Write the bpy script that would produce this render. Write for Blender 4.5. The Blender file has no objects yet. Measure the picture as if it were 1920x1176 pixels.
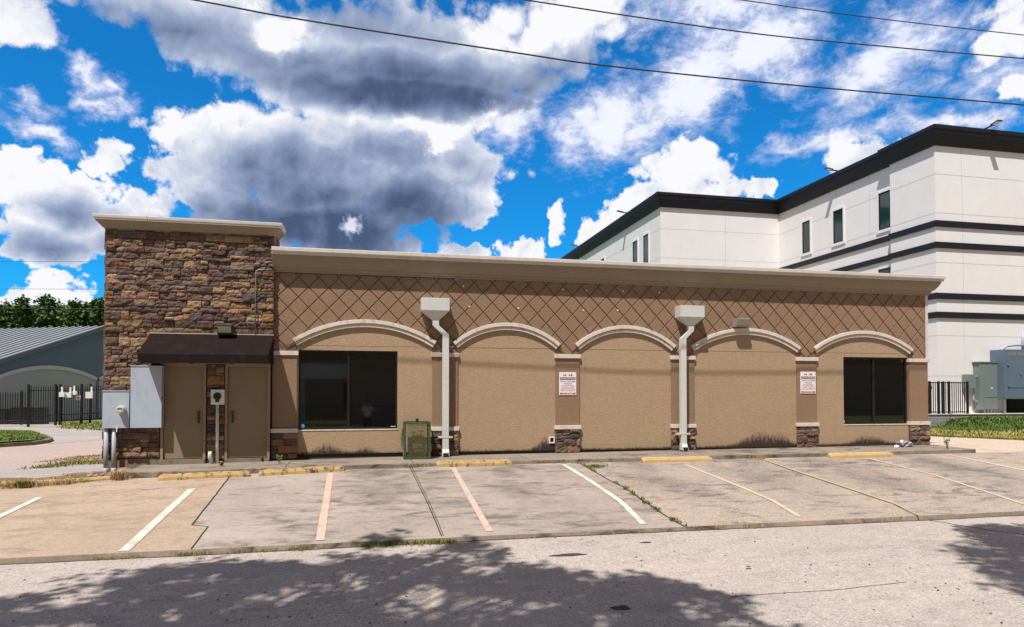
import bpy, bmesh, math, random
from mathutils import Vector, Matrix, noise as mnoise

S = bpy.context.scene
COL = S.collection
R = math.radians
random.seed(7)

# ------------------------------------------------------------------ camera, sun, sky, exposure
CZ = 2.4                         # lens height above the datum; the facade runs along X, +Y points away from the street
YAW, PITCH, F, HOR = 12.2, 1.2, 1250.0, 735.0
cam = bpy.data.objects.new('camera', bpy.data.cameras.new('camera'))
COL.objects.link(cam)
cam.location = (0, 0, CZ)
cam.rotation_euler = (R(90 + PITCH), 0, R(-YAW))
cam.data.sensor_width = 36.0
cam.data.lens = 36.0 * F / 1920.0
PY0 = HOR - F * math.tan(R(PITCH))
cam.data.shift_x = 0.0
cam.data.shift_y = (PY0 - 588.0) / 1920.0
cam.data.clip_start = 0.05
cam.data.clip_end = 5000
S.camera = cam

# photograph pixel -> direction, and -> point on a plane of known depth (used to take measurements off the photograph)
_R = Vector((math.cos(R(YAW)), -math.sin(R(YAW)), 0))
_F = Vector((math.sin(R(YAW)) * math.cos(R(PITCH)), math.cos(R(YAW)) * math.cos(R(PITCH)), math.sin(R(PITCH))))
_U = _R.cross(_F)
def ray(px, py): return _F + _R * ((px - 960) / F) + _U * ((PY0 - py) / F)
def at(px, py, Y):
    d = ray(px, py); p = d * (Y / d.y); p.z += CZ; return p
def atz(px, py, z):
    d = ray(px, py); p = d * ((z - CZ) / d.z); p.z += CZ; return p
def atd(px, py, dist):
    p = ray(px, py) * dist; p.z += CZ; return p
def project(p):
    q = Vector((p[0], p[1], p[2] - CZ)); d = q.dot(_F)
    if d < 0.05: return None
    return (960 + F * q.dot(_R) / d, PY0 - F * q.dot(_U) / d)

SUNV = Vector((0.80, 1.0, -2.4))           # way the sunlight travels
sl = bpy.data.lights.new('sun', 'SUN'); sl.energy = 5.0; sl.angle = R(0.55); sl.color = (1.0, 0.955, 0.905)
so = bpy.data.objects.new('sun', sl); COL.objects.link(so)
so.rotation_euler = SUNV.to_track_quat('-Z', 'Y').to_euler(); so.location = (-10, -14, 30)
SUN_EL = math.atan2(2.4, math.hypot(0.8, 1.0)); SUN_ROT = math.atan2(-0.8, -1.0)

S.view_settings.view_transform = 'Standard'; S.view_settings.look = 'None'
S.view_settings.gamma = 1.0; S.view_settings.exposure = 0.2

# ------------------------------------------------------------------ node helper
class G:
    def __init__(s, tree): s.t = tree; s.k = tree.nodes; s.l = tree.links
    def put(s, sock, v):
        if isinstance(v, bpy.types.NodeSocket): s.l.new(v, sock)
        elif v is not None:
            if isinstance(v, (tuple, list)) and len(v) == 3 and sock.type == 'RGBA': v = (*v, 1)
            sock.default_value = v
    def n(s, typ, ins=None, **pr):
        o = s.k.new('ShaderNode' + typ)
        for a, b in pr.items(): setattr(o, a, b)
        for i, v in (ins or {}).items(): s.put(o.inputs[i], v)
        return o
    def m(s, op, a, b=None, c=None, clamp=False):
        o = s.k.new('ShaderNodeMath'); o.operation = op; o.use_clamp = clamp
        for i, v in enumerate((a, b, c)):
            if v is not None: s.put(o.inputs[i], v)
        return o.outputs[0]
    def mix(s, f, a, b, mode='MIX'):
        o = s.k.new('ShaderNodeMix'); o.data_type = 'RGBA'; o.blend_type = mode
        s.put(o.inputs['Factor'], f); s.put(o.inputs[6], a); s.put(o.inputs[7], b)
        return o.outputs[2]
    def step(s, v, a, b, lo=0.0, hi=1.0):
        o = s.k.new('ShaderNodeMapRange'); o.interpolation_type = 'SMOOTHSTEP'
        for i, x in enumerate((v, a, b, lo, hi)): s.put(o.inputs[i], x)
        return o.outputs[0]
    def noise(s, vec, scale, detail=4.0, rough=0.55, dist=0.0):
        return s.n('TexNoise', {'Vector': vec, 'Scale': scale, 'Detail': detail, 'Roughness': rough, 'Distortion': dist}).outputs[0]
    def voro(s, vec, scale, feature='F1', out=0):
        return s.n('TexVoronoi', {'Vector': vec, 'Scale': scale}, feature=feature).outputs[out]
    def mapv(s, vec, loc=(0, 0, 0), rot=(0, 0, 0), sc=(1, 1, 1), typ='POINT'):
        return s.n('Mapping', {'Vector': vec, 'Location': loc, 'Rotation': rot, 'Scale': sc}, vector_type=typ).outputs[0]
    def sep(s, v): return s.n('SeparateXYZ', {0: v}).outputs

# ------------------------------------------------------------------ sky: Nishita blue with procedural cumulus, placed by compass bearing and height
W = bpy.data.worlds.new('World'); S.world = W; W.use_nodes = True
W.node_tree.nodes.clear()
W.cycles.sampling_method = 'MANUAL'; W.cycles.sample_map_resolution = 256
g = G(W.node_tree)
sky = g.n('TexSky', sky_type='NISHITA', sun_disc=False, sun_elevation=SUN_EL, sun_rotation=SUN_ROT, altitude=50, air_density=1.0, dust_density=0.4, ozone_density=2.0)
dirv = g.n('TexCoord').outputs['Generated']
dx, dy, dz = g.sep(dirv)
AZ = g.m('MULTIPLY', g.m('ARCTAN2', dx, dy), 180 / math.pi)
EL = g.m('MULTIPLY', g.m('ARCSINE', dz), 180 / math.pi)
def azel(px, py):
    d = ray(px, py).normalized(); return math.degrees(math.atan2(d.x, d.y)), math.degrees(math.asin(d.z))
# warp of the bearing so that outlines billow
wn1 = g.n('TexNoise', {'Vector': dirv, 'Scale': 5.0, 'Detail': 3.0, 'Roughness': 0.5}).outputs[1]
wn2 = g.n('TexNoise', {'Vector': dirv, 'Scale': 19.0, 'Detail': 5.0, 'Roughness': 0.6}).outputs[1]
w1 = g.n('VectorMath', {0: wn1, 1: (0.5, 0.5, 0.5)}, operation='SUBTRACT').outputs[0]
w2 = g.n('VectorMath', {0: wn2, 1: (0.5, 0.5, 0.5)}, operation='SUBTRACT').outputs[0]
base_c = g.n('CombineXYZ', {0: AZ, 1: EL}).outputs[0]
def vscale(v, k): return g.n('VectorMath', {0: v, 'Scale': k}, operation='SCALE').outputs[0]
def vadd(a, b): return g.n('VectorMath', {0: a, 1: b}, operation='ADD').outputs[0]
wn3 = g.n('TexNoise', {'Vector': dirv, 'Scale': 46.0, 'Detail': 5.0, 'Roughness': 0.6}).outputs[1]
w3 = g.n('VectorMath', {0: wn3, 1: (0.5, 0.5, 0.5)}, operation='SUBTRACT').outputs[0]
pw = vadd(vadd(vadd(base_c, vscale(w1, 3.4)), vscale(w2, 4.0)), vscale(w3, 1.5))
pw_soft = vadd(base_c, vscale(w1, 7.0))
CHAIN = [AZ]                                  # every blob waits for the one before it, which keeps the shader's stack small
def blobs(lst, vec):
    acc = None; vx, vy, _ = g.sep(vec)
    for (px, py, rx, ry, rot, amp) in lst:
        a, e = azel(px, py); a2, e2 = azel(px + 10, py); a3, e3 = azel(px, py - 10)
        sx = math.hypot(a2 - a, e2 - e) / 10; sy = math.hypot(a3 - a, e3 - e) / 10
        vc = g.n('CombineXYZ', {0: vx, 1: vy, 2: CHAIN[0]}).outputs[0]
        v = g.mapv(vc, (a, e, 0), (0, 0, R(rot)), (rx * sx, ry * sy, 1e9), 'TEXTURE')
        ln = g.n('VectorMath', {0: v}, operation='LENGTH').outputs['Value']
        b = g.m('MULTIPLY', g.m('SUBTRACT', 1.0, ln), amp)
        acc = b if acc is None else g.m('SMOOTH_MAX', acc, b, 0.15)
        CHAIN[0] = acc
    return acc
CUMULUS = [  # centre and radii as seen in the photograph, tilt, weight
    (470, 50, 300, 95, -6, 1), (450, 110, 240, 70, -12, 1), (570, 160, 190, 55, -6, 1), (860, 120, 250, 80, 0, 1.3), (735, 172, 110, 60, 0, 1.3), (800, 100, 400, 115, 3, 1), (1060, 50, 165, 105, 20, 1), (330, 20, 200, 70, 0, 1), (640, 140, 220, 70, -3, 1), (840, 180, 170, 55, 0, 1), (770, 220, 200, 60, 0, 1), (580, 195, 140, 40, 0, .9), (930, 180, 90, 60, 0, .9),
    (440, 320, 165, 105, 5, 1), (640, 330, 290, 140, 0, 1), (830, 300, 115, 120, 0, 1), (600, 430, 250, 75, 0, 1), (385, 235, 70, 42, 0, 1), (335, 260, 80, 50, 0, 1), (910, 225, 75, 40, 30, .9), (880, 375, 65, 55, 0, .8),
    (40, 345, 110, 70, 0, 1), (195, 300, 62, 48, 0, 1), (150, 380, 140, 55, 0, 1), (120, 440, 190, 65, 0, 1), (190, 455, 130, 50, 0, 1), (700, 300, 160, 90, 0, 1.2), (830, 130, 260, 90, 0, 1.2), (230, 405, 100, 70, 0, .9),
    (40, 30, 95, 65, -15, 1), (105, 552, 90, 42, 0, 1), (40, 570, 70, 42, 0, .9), (105, 525, 40, 26, 0, .9),
    (1275, 320, 98, 52, 0, 1), (1285, 290, 62, 40, 0, .9), (1190, 395, 105, 45, 25, 1), (1270, 380, 140, 45, 0, 1), (1125, 440, 50, 30, 10, 1), (1430, 360, 46, 26, 0, 1), (1600, 280, 62, 32, 0, .8), (1640, 295, 80, 30, 0, .8),
    (1037, 408, 22, 46, 0, .9), (985, 460, 48, 32, 0, 1), (885, 470, 55, 18, 0, .9), (1890, 45, 65, 70, 0, 1), (1905, 165, 45, 36, 0, .8),
    (1500, 700, 500, 90, 0, .8), (-500, 250, 380, 260, 0, 1), (2500, 150, 380, 300, 0, .9), (2300, 500, 330, 90, 0, .9), (700, -700, 600, 250, 0, .9), (1600, -600, 380, 220, 10, .8)]
THIN = [(1140, 240, 110, 95, 30, 1), (1290, 170, 190, 95, 28, 1), (1420, 90, 170, 85, 25, 1), (1190, 260, 60, 60, 0, .9), (1360, 20, 200, 60, 0, .9),
        (1640, 110, 140, 75, 40, .8), (1700, 60, 130, 70, 0, .8), (1590, 255, 170, 26, 8, .75), (1800, 235, 150, 26, -5, .6), (1840, 140, 120, 40, 0, .55), (60, 190, 60, 24, 0, .5), (960, 230, 70, 60, 30, .7), (190, 203, 60, 30, 0, .95), (70, 238, 90, 30, -10, .9), (165, 150, 60, 30, -40, .7), (50, 178, 40, 20, 0, .5), (1490, 50, 60, 60, 0, .8), (1470, 150, 60, 40, 0, .7), (1850, 90, 60, 30, 0, .6)]
DARK = [(800, 165, 400, 80, 3, 1.1), (800, 198, 340, 52, 3, 1.8), (560, 150, 260, 60, -6, .8), (640, 185, 240, 45, 0, 1.1), (1000, 150, 190, 60, 20, .8), (430, 110, 260, 60, -8, .55), (320, 60, 240, 90, 0, .75), (700, 60, 340, 90, 0, .65), (1100, 110, 120, 60, 20, .4),
        (600, 380, 300, 120, 0, .95), (610, 445, 250, 80, 0, 1.8), (750, 405, 190, 90, 0, 1.25), (480, 330, 130, 80, 0, .75), (740, 310, 190, 90, 0, .65), (410, 420, 130, 60, 0, .7), (870, 330, 80, 90, 0, .5), (560, 320, 130, 70, 0, .85),
        (130, 385, 120, 36, 0, .75), (90, 445, 140, 35, 0, .7), (250, 450, 110, 35, 0, .75), (70, 580, 90, 22, 0, .6), (885, 474, 60, 18, 0, .8),
        (700, -700, 400, 150, 0, .8)]
BRIGHT = [(520, 70, 85, 62, 0, 1.3), (1010, 25, 150, 80, 0, 1.3), (470, 5, 80, 30, 0, .5), (652, 432, 26, 16, 30, 2.0), (285, 240, 50, 50, 0, 1.0), (395, 205, 70, 26, 0, 1.2), (820, 268, 40, 26, 0, 1.2), (930, 215, 60, 30, 30, 1.0), (1180, 50, 60, 60, 0, .8), (800, 238, 160, 22, 0, .5)]
vor = g.voro(vadd(dirv, vscale(w2, 0.03)), 34.0, 'F1')
fb = g.noise(dirv, 14.0, 9.0, 0.62, 0.25)
fine = g.noise(dirv, 60.0, 6.0, 0.65, 0.2)
billow = g.m('ADD', g.m('ADD', g.m('MULTIPLY', g.m('SUBTRACT', 0.45, vor), 0.50), g.m('MULTIPLY', g.m('SUBTRACT', fb, 0.5), 1.15)), g.m('MULTIPLY', g.m('SUBTRACT', fine, 0.5), 0.32))
dc = g.m('ADD', blobs(CUMULUS, pw), g.m('ADD', billow, -0.02))
soft = g.step(EL, 15.0, 26.0, 0.17, 0.42)
cum = g.step(dc, -0.02, soft)
fb2 = g.noise(g.mapv(dirv, (0, 0, 0), (0, R(25), R(10)), (1, 1, 1.5)), 11.0, 10.0, 0.66, 0.5)
fb3 = g.noise(g.mapv(dirv, (3, 1, 0), (0, R(35), R(10)), (1, 1, 1.8)), 38.0, 8.0, 0.66, 0.4)
dt = g.m('ADD', g.m('ADD', blobs(THIN, pw), 0.12), g.m('ADD', g.m('MULTIPLY', g.m('SUBTRACT', fb2, 0.52), 1.9), g.m('MULTIPLY', g.m('SUBTRACT', fb3, 0.5), 1.3)))
thin = g.m('MULTIPLY', g.step(dt, -0.15, 0.80), 0.94)
dark = g.m('ADD', blobs(DARK, pw_soft), g.m('MULTIPLY', g.m('SUBTRACT', g.noise(dirv, 6.0, 5.0, 0.5), 0.5), 0.30))
bright = g.m('ADD', blobs(BRIGHT, pw), g.m('MULTIPLY', g.m('SUBTRACT', fb, 0.5), 1.6))
# relief of the billows: the same field sampled a little towards the sun
def ridge(v, sc, det):
    n_ = g.noise(v, sc, det, 0.55, 0.3); return g.m('ABSOLUTE', g.m('SUBTRACT', n_, 0.5))
off = g.n('VectorMath', {0: dirv, 1: (-0.016, 0.0, 0.022)}, operation='ADD').outputs[0]
relief = g.m('SUBTRACT', ridge(off, 8.0, 7.0), ridge(dirv, 8.0, 7.0))
off2 = g.n('VectorMath', {0: dirv, 1: (-0.006, 0.0, 0.008)}, operation='ADD').outputs[0]
relief2 = g.m('SUBTRACT', ridge(off2, 24.0, 6.0), ridge(dirv, 24.0, 6.0))
core = g.step(dc, 0.0, 0.34, g.step(dark, 0.0, 0.6, 0.35, 0.95), 1.0)
dk = g.m('MULTIPLY', g.step(dark, -0.35, 1.35), core)
dk = g.m('SUBTRACT', dk, g.m('MULTIPLY', g.step(bright, -0.15, 1.35), 0.9))
calm = g.step(EL, 17.0, 25.0, 1.0, 0.45)
dk = g.m('ADD', dk, g.m('MULTIPLY', g.m('MULTIPLY', relief, -1.1), calm))
dk = g.m('ADD', dk, g.m('MULTIPLY', relief2, -0.45), None, True)
ramp = g.n('ValToRGB', {0: dk})
cr = ramp.color_ramp
SKYK = 10.0
cols = [(0.0, (1.02, 1.02, 1.05)), (0.22, (.64, .70, .85)), (0.45, (.345, .425, .605)), (0.75, (.170, .230, .385)), (1.0, (.075, .118, .220))]
cr.elements[0].position, cr.elements[0].color = cols[0][0], (*cols[0][1], 1)
cr.elements[1].position, cr.elements[1].color = cols[-1][0], (*cols[-1][1], 1)
for p_, c_ in cols[1:-1]:
    e_ = cr.elements.new(p_); e_.color = (*c_, 1)
cloudc = g.mix(1.0, ramp.outputs[0], (SKYK * .82,) * 3, 'MULTIPLY')
blue = g.mix(1.0, sky.outputs[0], (0.07, 0.84, 1.42), 'MULTIPLY')
thinc = g.mix(g.step(dt, 0.25, 1.0), (SKYK * .50, SKYK * .56, SKYK * .76), (SKYK * .84, SKYK * .85, SKYK * .93))
withthin = g.mix(thin, blue, thinc)
skyc = g.mix(cum, withthin, cloudc)
# unseen grey veil added overhead and behind to take the blue out of shadows
veil = g.m('MULTIPLY', g.m('MAXIMUM', g.step(EL, 32.0, 42.0), g.step(dy, 0.30, -0.05)), 0.92)
rear = g.step(dy, 0.15, -0.25)  # veil dimmed behind the camera to deepen shade on the facade
skyc = g.mix(veil, skyc, g.mix(rear, (SKYK * .38, SKYK * .365, SKYK * .385), (SKYK * .20, SKYK * .19, SKYK * .20)))
hz = g.step(EL, -1.0, 5.0)
skyc = g.mix(hz, (SKYK * .45, SKYK * .52, SKYK * .62), skyc)
bg = g.n('Background', {'Color': skyc, 'Strength': 0.1})
g.l.new(bg.outputs[0], g.n('OutputWorld').inputs[0])

# ------------------------------------------------------------------ materials
MATS = {}
def new_mat(name):
    m = bpy.data.materials.new(name); m.use_nodes = True; m.node_tree.nodes.clear()
    MATS[name] = m
    gg = G(m.node_tree)
    b = gg.n('BsdfPrincipled'); o = gg.n('OutputMaterial'); gg.l.new(b.outputs[0], o.inputs[0])
    return m, gg, b
def wpos(gg): return gg.n('NewGeometry').outputs['Position']
def bump(gg, b, h, strength=0.3, dist=0.01):
    gg.l.new(gg.n('Bump', {'Strength': strength, 'Distance': dist, 'Height': h}).outputs[0], b.inputs['Normal'])

def simple(name, col, rough=0.6, var=0.12, scale=6.0, metal=0.0, bmp=0.0, spec=0.4, dirt=None, dirtamt=0.0, dth=(.5, .72)):
    m, gg, b = new_mat(name); p = wpos(gg)
    n1 = gg.noise(p, scale, 6, 0.6); n2 = gg.noise(p, scale * 9, 3, 0.6)
    f = gg.m('ADD', gg.m('MULTIPLY', gg.m('SUBTRACT', n1, 0.5), var * 2.4), gg.m('MULTIPLY', gg.m('SUBTRACT', n2, 0.5), var))
    c = gg.n('HueSaturation', {'Color': col, 'Value': gg.m('ADD', 1.0, f)}).outputs[0]
    if dirt:
        c = gg.mix(gg.m('MULTIPLY', gg.step(gg.noise(gg.mapv(p, sc=(1, 1, 0.5)), scale * 1.7, 8, 0.68), *dth), dirtamt), c, dirt)
    gg.put(b.inputs['Base Color'], c); b.inputs['Roughness'].default_value = rough
    b.inputs['Metallic'].default_value = metal; b.inputs['Specular IOR Level'].default_value = spec
    if bmp: bump(gg, b, n2, bmp, 0.01)
    return m

def stucco(name, col, mold):
    m, gg, b = new_mat(name); p = wpos(gg)
    x, y, z = gg.sep(p)
    big = gg.noise(p, 0.8, 4, 0.6); mid = gg.noise(p, 7, 6, 0.65); fine = gg.noise(p, 30, 4, 0.72); grain = gg.voro(p, 30)
    val = gg.m('ADD', 1.0, gg.m('ADD', gg.m('MULTIPLY', gg.m('SUBTRACT', big, .5), .16), gg.m('ADD', gg.m('MULTIPLY', gg.m('SUBTRACT', mid, .5), .20), gg.m('MULTIPLY', gg.m('SUBTRACT', fine, .5),   .52 if mold else .28))))
    c = gg.n('HueSaturation', {'Color': col, 'Value': val}).outputs[0]
    # faint rain streaks
    st = gg.noise(gg.mapv(p, sc=(7, 7, 0.5)), 1.0, 5, 0.6)
    c = gg.mix(gg.m('MULTIPLY', gg.step(st, 0.55, 0.75), 0.13), c, (.16, .11, .075))
    if mold:
        spl = gg.m('SUBTRACT', gg.m('ADD', 1.12, gg.m('MULTIPLY', gg.m('SUBTRACT', mid, .5), .7)), z)
        c = gg.mix(gg.m('MULTIPLY', gg.step(spl, -.05, .35), .28), c, (.17, .125, .085))
        # mildew creeping up from the footing, taller at a few places along the wall
        amp = gg.m('ADD', 0.035, gg.m('MULTIPLY', gg.noise(gg.mapv(p, sc=(1, 0, 0)), 1.6, 3, 0.6), 0.10))
        for cx, w, h in ((-0.95, .38, .26), (-0.05, .22, .16), (4.45, .26, .34), (4.75, .12, .35), (10.6, .62, .42), (11.3, .3, .2), (13.9, .35, .24), (14.4, .25, .16)):
            q = gg.m('DIVIDE', gg.m('SUBTRACT', x, cx), w)
            amp = gg.m('ADD', amp, gg.m('MULTIPLY', gg.m('POWER', 2.718, gg.m('MULTIPLY', gg.m('MULTIPLY', q, q), -1.0)), h))
        h = gg.m('DIVIDE', gg.m('SUBTRACT', z, 0.87), amp)
        sp = gg.noise(gg.mapv(p, sc=(20, 20, 8)), 1.0, 7, 0.75)
        sp2 = gg.noise(p, 60, 4, 0.7)
        v = gg.m('SUBTRACT', gg.m('ADD', gg.m('MULTIPLY', sp, 1.3), gg.m('MULTIPLY', sp2, 0.8)), gg.m('MULTIPLY', h, 0.85))
        c = gg.mix(gg.m('MULTIPLY', gg.step(v, 0.22, 0.85), 0.93), c, (.020, .017, .016))
    gg.put(b.inputs['Base Color'], c); b.inputs['Roughness'].default_value = 0.9; b.inputs['Specular IOR Level'].default_value = 0.2
    bump(gg, b, gg.m('ADD', fine, gg.m('MULTIPLY', grain, 0.6)), 0.5, 0.012)
    return m

def concrete(name, a, bcol, dark, stain=0.6, seed=0.0, grain=70.0, speck=0.0, ybands=False):
    m, gg, b = new_mat(name); p0 = wpos(gg); p = gg.mapv(p0, (seed, seed * 1.7, 0))
    big = gg.noise(p, 0.35, 5, 0.6, 0.4); mid = gg.noise(gg.mapv(p, sc=(1.0, 2.2, 1)), 1.5, 7, 0.66, 0.6); fine = gg.noise(p, grain * .45, 5, 0.78); f2 = gg.noise(gg.mapv(p, sc=(1, 1.6, 1)), 9, 7, 0.75)
    c = gg.mix(gg.step(big, .32, .68), a, bcol)
    c = gg.mix(gg.m('MULTIPLY', gg.step(gg.m('ADD', gg.m('MULTIPLY', mid, .7), gg.m('MULTIPLY', gg.noise(p, .55, 4, .6), .35)), .50, .68), stain), c, dark)
    val = gg.m('ADD', 1.0, gg.m('ADD', gg.m('MULTIPLY', gg.m('SUBTRACT', fine, .5), 1.0), gg.m('MULTIPLY', gg.m('SUBTRACT', f2, .5), .75)))
    c = gg.n('HueSaturation', {'Color': c, 'Value': val}).outputs[0]
    # small drips and spots of oil
    sp = gg.n('TexVoronoi', {'Vector': p, 'Scale': 2.3, 'Randomness': 1.0}).outputs[0]
    c = gg.mix(gg.m('MULTIPLY', gg.step(sp, 0.035, 0.015), 0.7), c, (.05, .045, .04))
    if ybands:
        px_, py_, _ = gg.sep(p0); acc = None
        for cx in (.55, 3.15, 5.9, 8.5, 11.0, 13.9):
            q = gg.m('DIVIDE', gg.m('SUBTRACT', px_, cx), .75); e_ = gg.m('POWER', 2.718, gg.m('MULTIPLY', gg.m('MULTIPLY', q, q), -1.0)); acc = e_ if acc is None else gg.m('ADD', acc, e_)
        acc = gg.m('MULTIPLY', acc, gg.m('MULTIPLY', gg.step(py_, 10.6, 12.6), gg.step(gg.noise(gg.mapv(p, sc=(1, .6, 1)), 1.3, 6, .65), .30, .68)))
        c = gg.mix(gg.m('MULTIPLY', acc, .62), c, tuple(v * .72 for v in dark))
    # pale scuffs
    sc = gg.noise(gg.mapv(p, sc=(0.8, 2.8, 1)), 1.9, 8, 0.7, 1.2)
    c = gg.mix(gg.m('MULTIPLY', gg.step(sc, .58, .78), .45), c, tuple(min(.75, v * 1.35) for v in a))
    if speck:
        ve = gg.n('TexVoronoi', {'Vector': gg.mapv(p, sc=(1, 1.3, 1)), 'Scale': 26.0})
        cell = gg.sep(ve.outputs[1])[0]
        msk = gg.m('MULTIPLY', gg.step(ve.outputs[0], .42, .28), gg.step(gg.noise(p, 0.9, 4, .6), .36, .62))
        c = gg.mix(gg.m('MULTIPLY', gg.m('MULTIPLY', msk, gg.m('GREATER_THAN', cell, 0.82)), speck), c, (.66, .60, .54))
        c = gg.mix(gg.m('MULTIPLY', gg.m('MULTIPLY', msk, gg.m('LESS_THAN', cell, 0.22)), speck * .8), c, (.085, .078, .08))
        ve2 = gg.n('TexVoronoi', {'Vector': p, 'Scale': 75.0}); c2 = gg.sep(ve2.outputs[1])[1]
        c = gg.mix(gg.m('MULTIPLY', gg.m('GREATER_THAN', c2, .72), .22), c, (.62, .58, .54))
        c = gg.mix(gg.m('MULTIPLY', gg.m('LESS_THAN', c2, .25), .30), c, (.10, .095, .10))
    gg.put(b.inputs['Base Color'], c); b.inputs['Roughness'].default_value = 0.88; b.inputs['Specular IOR Level'].default_value = 0.25
    bump(gg, b, gg.m('ADD', fine, f2), 0.35, 0.012)
    return m

def vcol(name, rough=0.85, var=0.5, scale=14, bmp=0.5, trans=0.0):
    m, gg, b = new_mat(name); p = wpos(gg)
    a = gg.n('Attribute', attribute_name='Col').outputs['Color']
    n1 = gg.noise(p, scale, 6, 0.65); n2 = gg.noise(p, scale * 5, 4, 0.7)
    f = gg.m('ADD', 1.0, gg.m('ADD', gg.m('MULTIPLY', gg.m('SUBTRACT', n1, .5), var), gg.m('MULTIPLY', gg.m('SUBTRACT', n2, .5), var)))
    gg.put(b.inputs['Base Color'], gg.n('HueSaturation', {'Color': a, 'Value': f}).outputs[0])
    b.inputs['Roughness'].default_value = rough; b.inputs['Specular IOR Level'].default_value = 0.25
    if bmp: bump(gg, b, gg.m('ADD', n1, n2), bmp, 0.02)
    return m

PANEL = (.40, .283, .18); FIELD = (.272, .176, .114); TRIM = (.66, .585, .51)
M = {}
M['panel'] = stucco('tan_stucco', PANEL, True)
M['field'] = stucco('brown_stucco', FIELD, False)
M['groove'] = simple('groove_stucco', (.20, .13, .085), .9)
M['trim'] = simple('cream_trim', TRIM, .8, .10, 5, bmp=.2, dirt=(.22, .19, .16), dirtamt=.45)
M['cornice'] = simple('cornice_khaki', (.285, .225, .158), .85, .10, 3, bmp=.2, dirt=(.24, .19, .13), dirtamt=.35)
M['cap'] = simple('metal_cap', (.62, .56, .50), .45, .08, 3, dirt=(.35, .30, .25), dirtamt=.3)
M['stone'] = vcol('ledge_stone', .9, .75, 13, .7)
M['mortar'] = simple('dark_mortar', (.055, .04, .032), .95)
M['foundation'] = simple('foundation', (.23, .185, .13), .9, .25, 4, bmp=.3, dirt=(.07, .06, .05), dirtamt=.7)
M['door'] = simple('door_paint', (.255, .19, .12), .55, .07, 2, dirt=(.22, .16, .10), dirtamt=.35)
M['doorframe'] = simple('door_frame_paint', (.29, .21, .13), .55, .06, 3)
M['awning'] = simple('awning_fabric', (.017, .010, .0105), .85, .22, 2.5, bmp=.1, spec=.08, dirt=(.036, .023, .022), dirtamt=.6)
M['black'] = simple('black_metal', (.012, .012, .014), .45, .1)
M['bronze'] = simple('dark_bronze', (.018, .014, .014), .35, .1)
M['darkhole'] = simple('dark_cavity', (.006, .006, .006), .9)
M['greymetal'] = simple('grey_enamel', (.40, .46, .545), .45, .05, 3, dirt=(.28, .31, .36), dirtamt=.5)
M['conduit'] = simple('grey_conduit', (.40, .43, .48), .5, .07, 4)
M['galv'] = simple('galvanised', (.28, .28, .28), .45, .12, 12, metal=.4)
M['white'] = simple('white_plastic', (.74, .72, .68), .5, .05, 6)
M['whitepaint'] = simple('white_enamel', (.60, .60, .575), .5, .05, 2.5, dirt=(.42, .40, .36), dirtamt=.35)
M['meterglass'] = simple('meter_cover', (.52, .55, .45), .2, .05)
M['lens'] = simple('lamp_lens', (.34, .32, .20), .25, .15, 30)
M['lampbody'] = simple('lamp_body', (.06, .055, .05), .4, .1)
M['lampbody2'] = simple('weathered_lamp_body', (.30, .27, .25), .5, .1)
M['red'] = simple('red_paint', (.50, .03, .03), .45, .1)
M['signwhite'] = simple('sign_white', (.80, .78, .78), .4, .02)
M['signred'] = simple('sign_red', (.50, .045, .075), .5, .05)
M['signpurple'] = simple('sign_maroon', (.22, .05, .12), .5, .05)
M['stopyellow'] = simple('worn_yellow_paint', (.46, .31, .13), .85, .22, 5, bmp=.5, dirt=(.05, .04, .032), dirtamt=1.0, dth=(.47, .65))
M['stopyellow2'] = simple('yellow_paint', (.52, .36, .17), .85, .14, 4, bmp=.4, dirt=(.36, .22, .11), dirtamt=.8)
M['greenframe'] = simple('green_enamel', (.038, .085, .045), .5, .2, 8, dirt=(.24, .17, .04), dirtamt=.75)
M['mesh'] = simple('yellow_green_mesh', (.115, .11, .035), .6, .35, 6)
M['pipe'] = simple('old_bronze_pipe', (.20, .18, .16), .5, .25, 18, metal=.3)
M['foil'] = simple('foil', (.48, .49, .53), .35, .3, 30, metal=.6)
M['bluebit'] = simple('blue_plastic', (.10, .28, .55), .5)
M['wire'] = simple('cable', (.035, .035, .042), .6)
M['concA'] = concrete('tan_concrete', (.37, .280, .208), (.42, .322, .238), (.22, .162, .118), .6, 3.1)
M['concB'] = concrete('grey_concrete', (.315, .262, .225), (.41, .342, .29), (.13, .108, .094), .85, 8.3, ybands=True)
M['concC'] = concrete('worn_concrete', (.34, .275, .228), (.405, .312, .245), (.11, .092, .082), .92, 15.7, speck=.3, ybands=True)
M['walk'] = concrete('sidewalk_concrete', (.225, .19, .155), (.30, .25, .20), (.07, .058, .048), .95, 21.0)
M['curb'] = concrete('curb_concrete', (.19, .155, .12), (.27, .205, .15), (.028, .023, .02), 1.0, 2.0)
M['street'] = concrete('road_chipseal', (.40, .338, .300), (.455, .380, .330), (.28, .238, .215), .6, 5.5, 60.0, .9)
M['drive'] = concrete('pinkish_drive', (.52, .41, .33), (.56, .45, .36), (.33, .25, .21), .45, 31.0)
M['sidestreet'] = concrete('side_road', (.40, .31, .27), (.44, .34, .30), (.30, .23, .20), .4, 41.0)
M['bay'] = concrete('grey_bay', (.34, .30, .28), (.40, .35, .32), (.25, .22, .20), .4, 51.0)
M['seam'] = simple('joint_dirt', (.035, .03, .026), .95, .3, 20)
M['asphaltpatch'] = simple('tar_patch', (.05, .045, .045), .9, .4, 20, bmp=.5)
M['soil'] = simple('brown_soil', (.17, .115, .07), .95, .45, 5, bmp=.6, dirt=(.34, .25, .15), dirtamt=.7)
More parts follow.
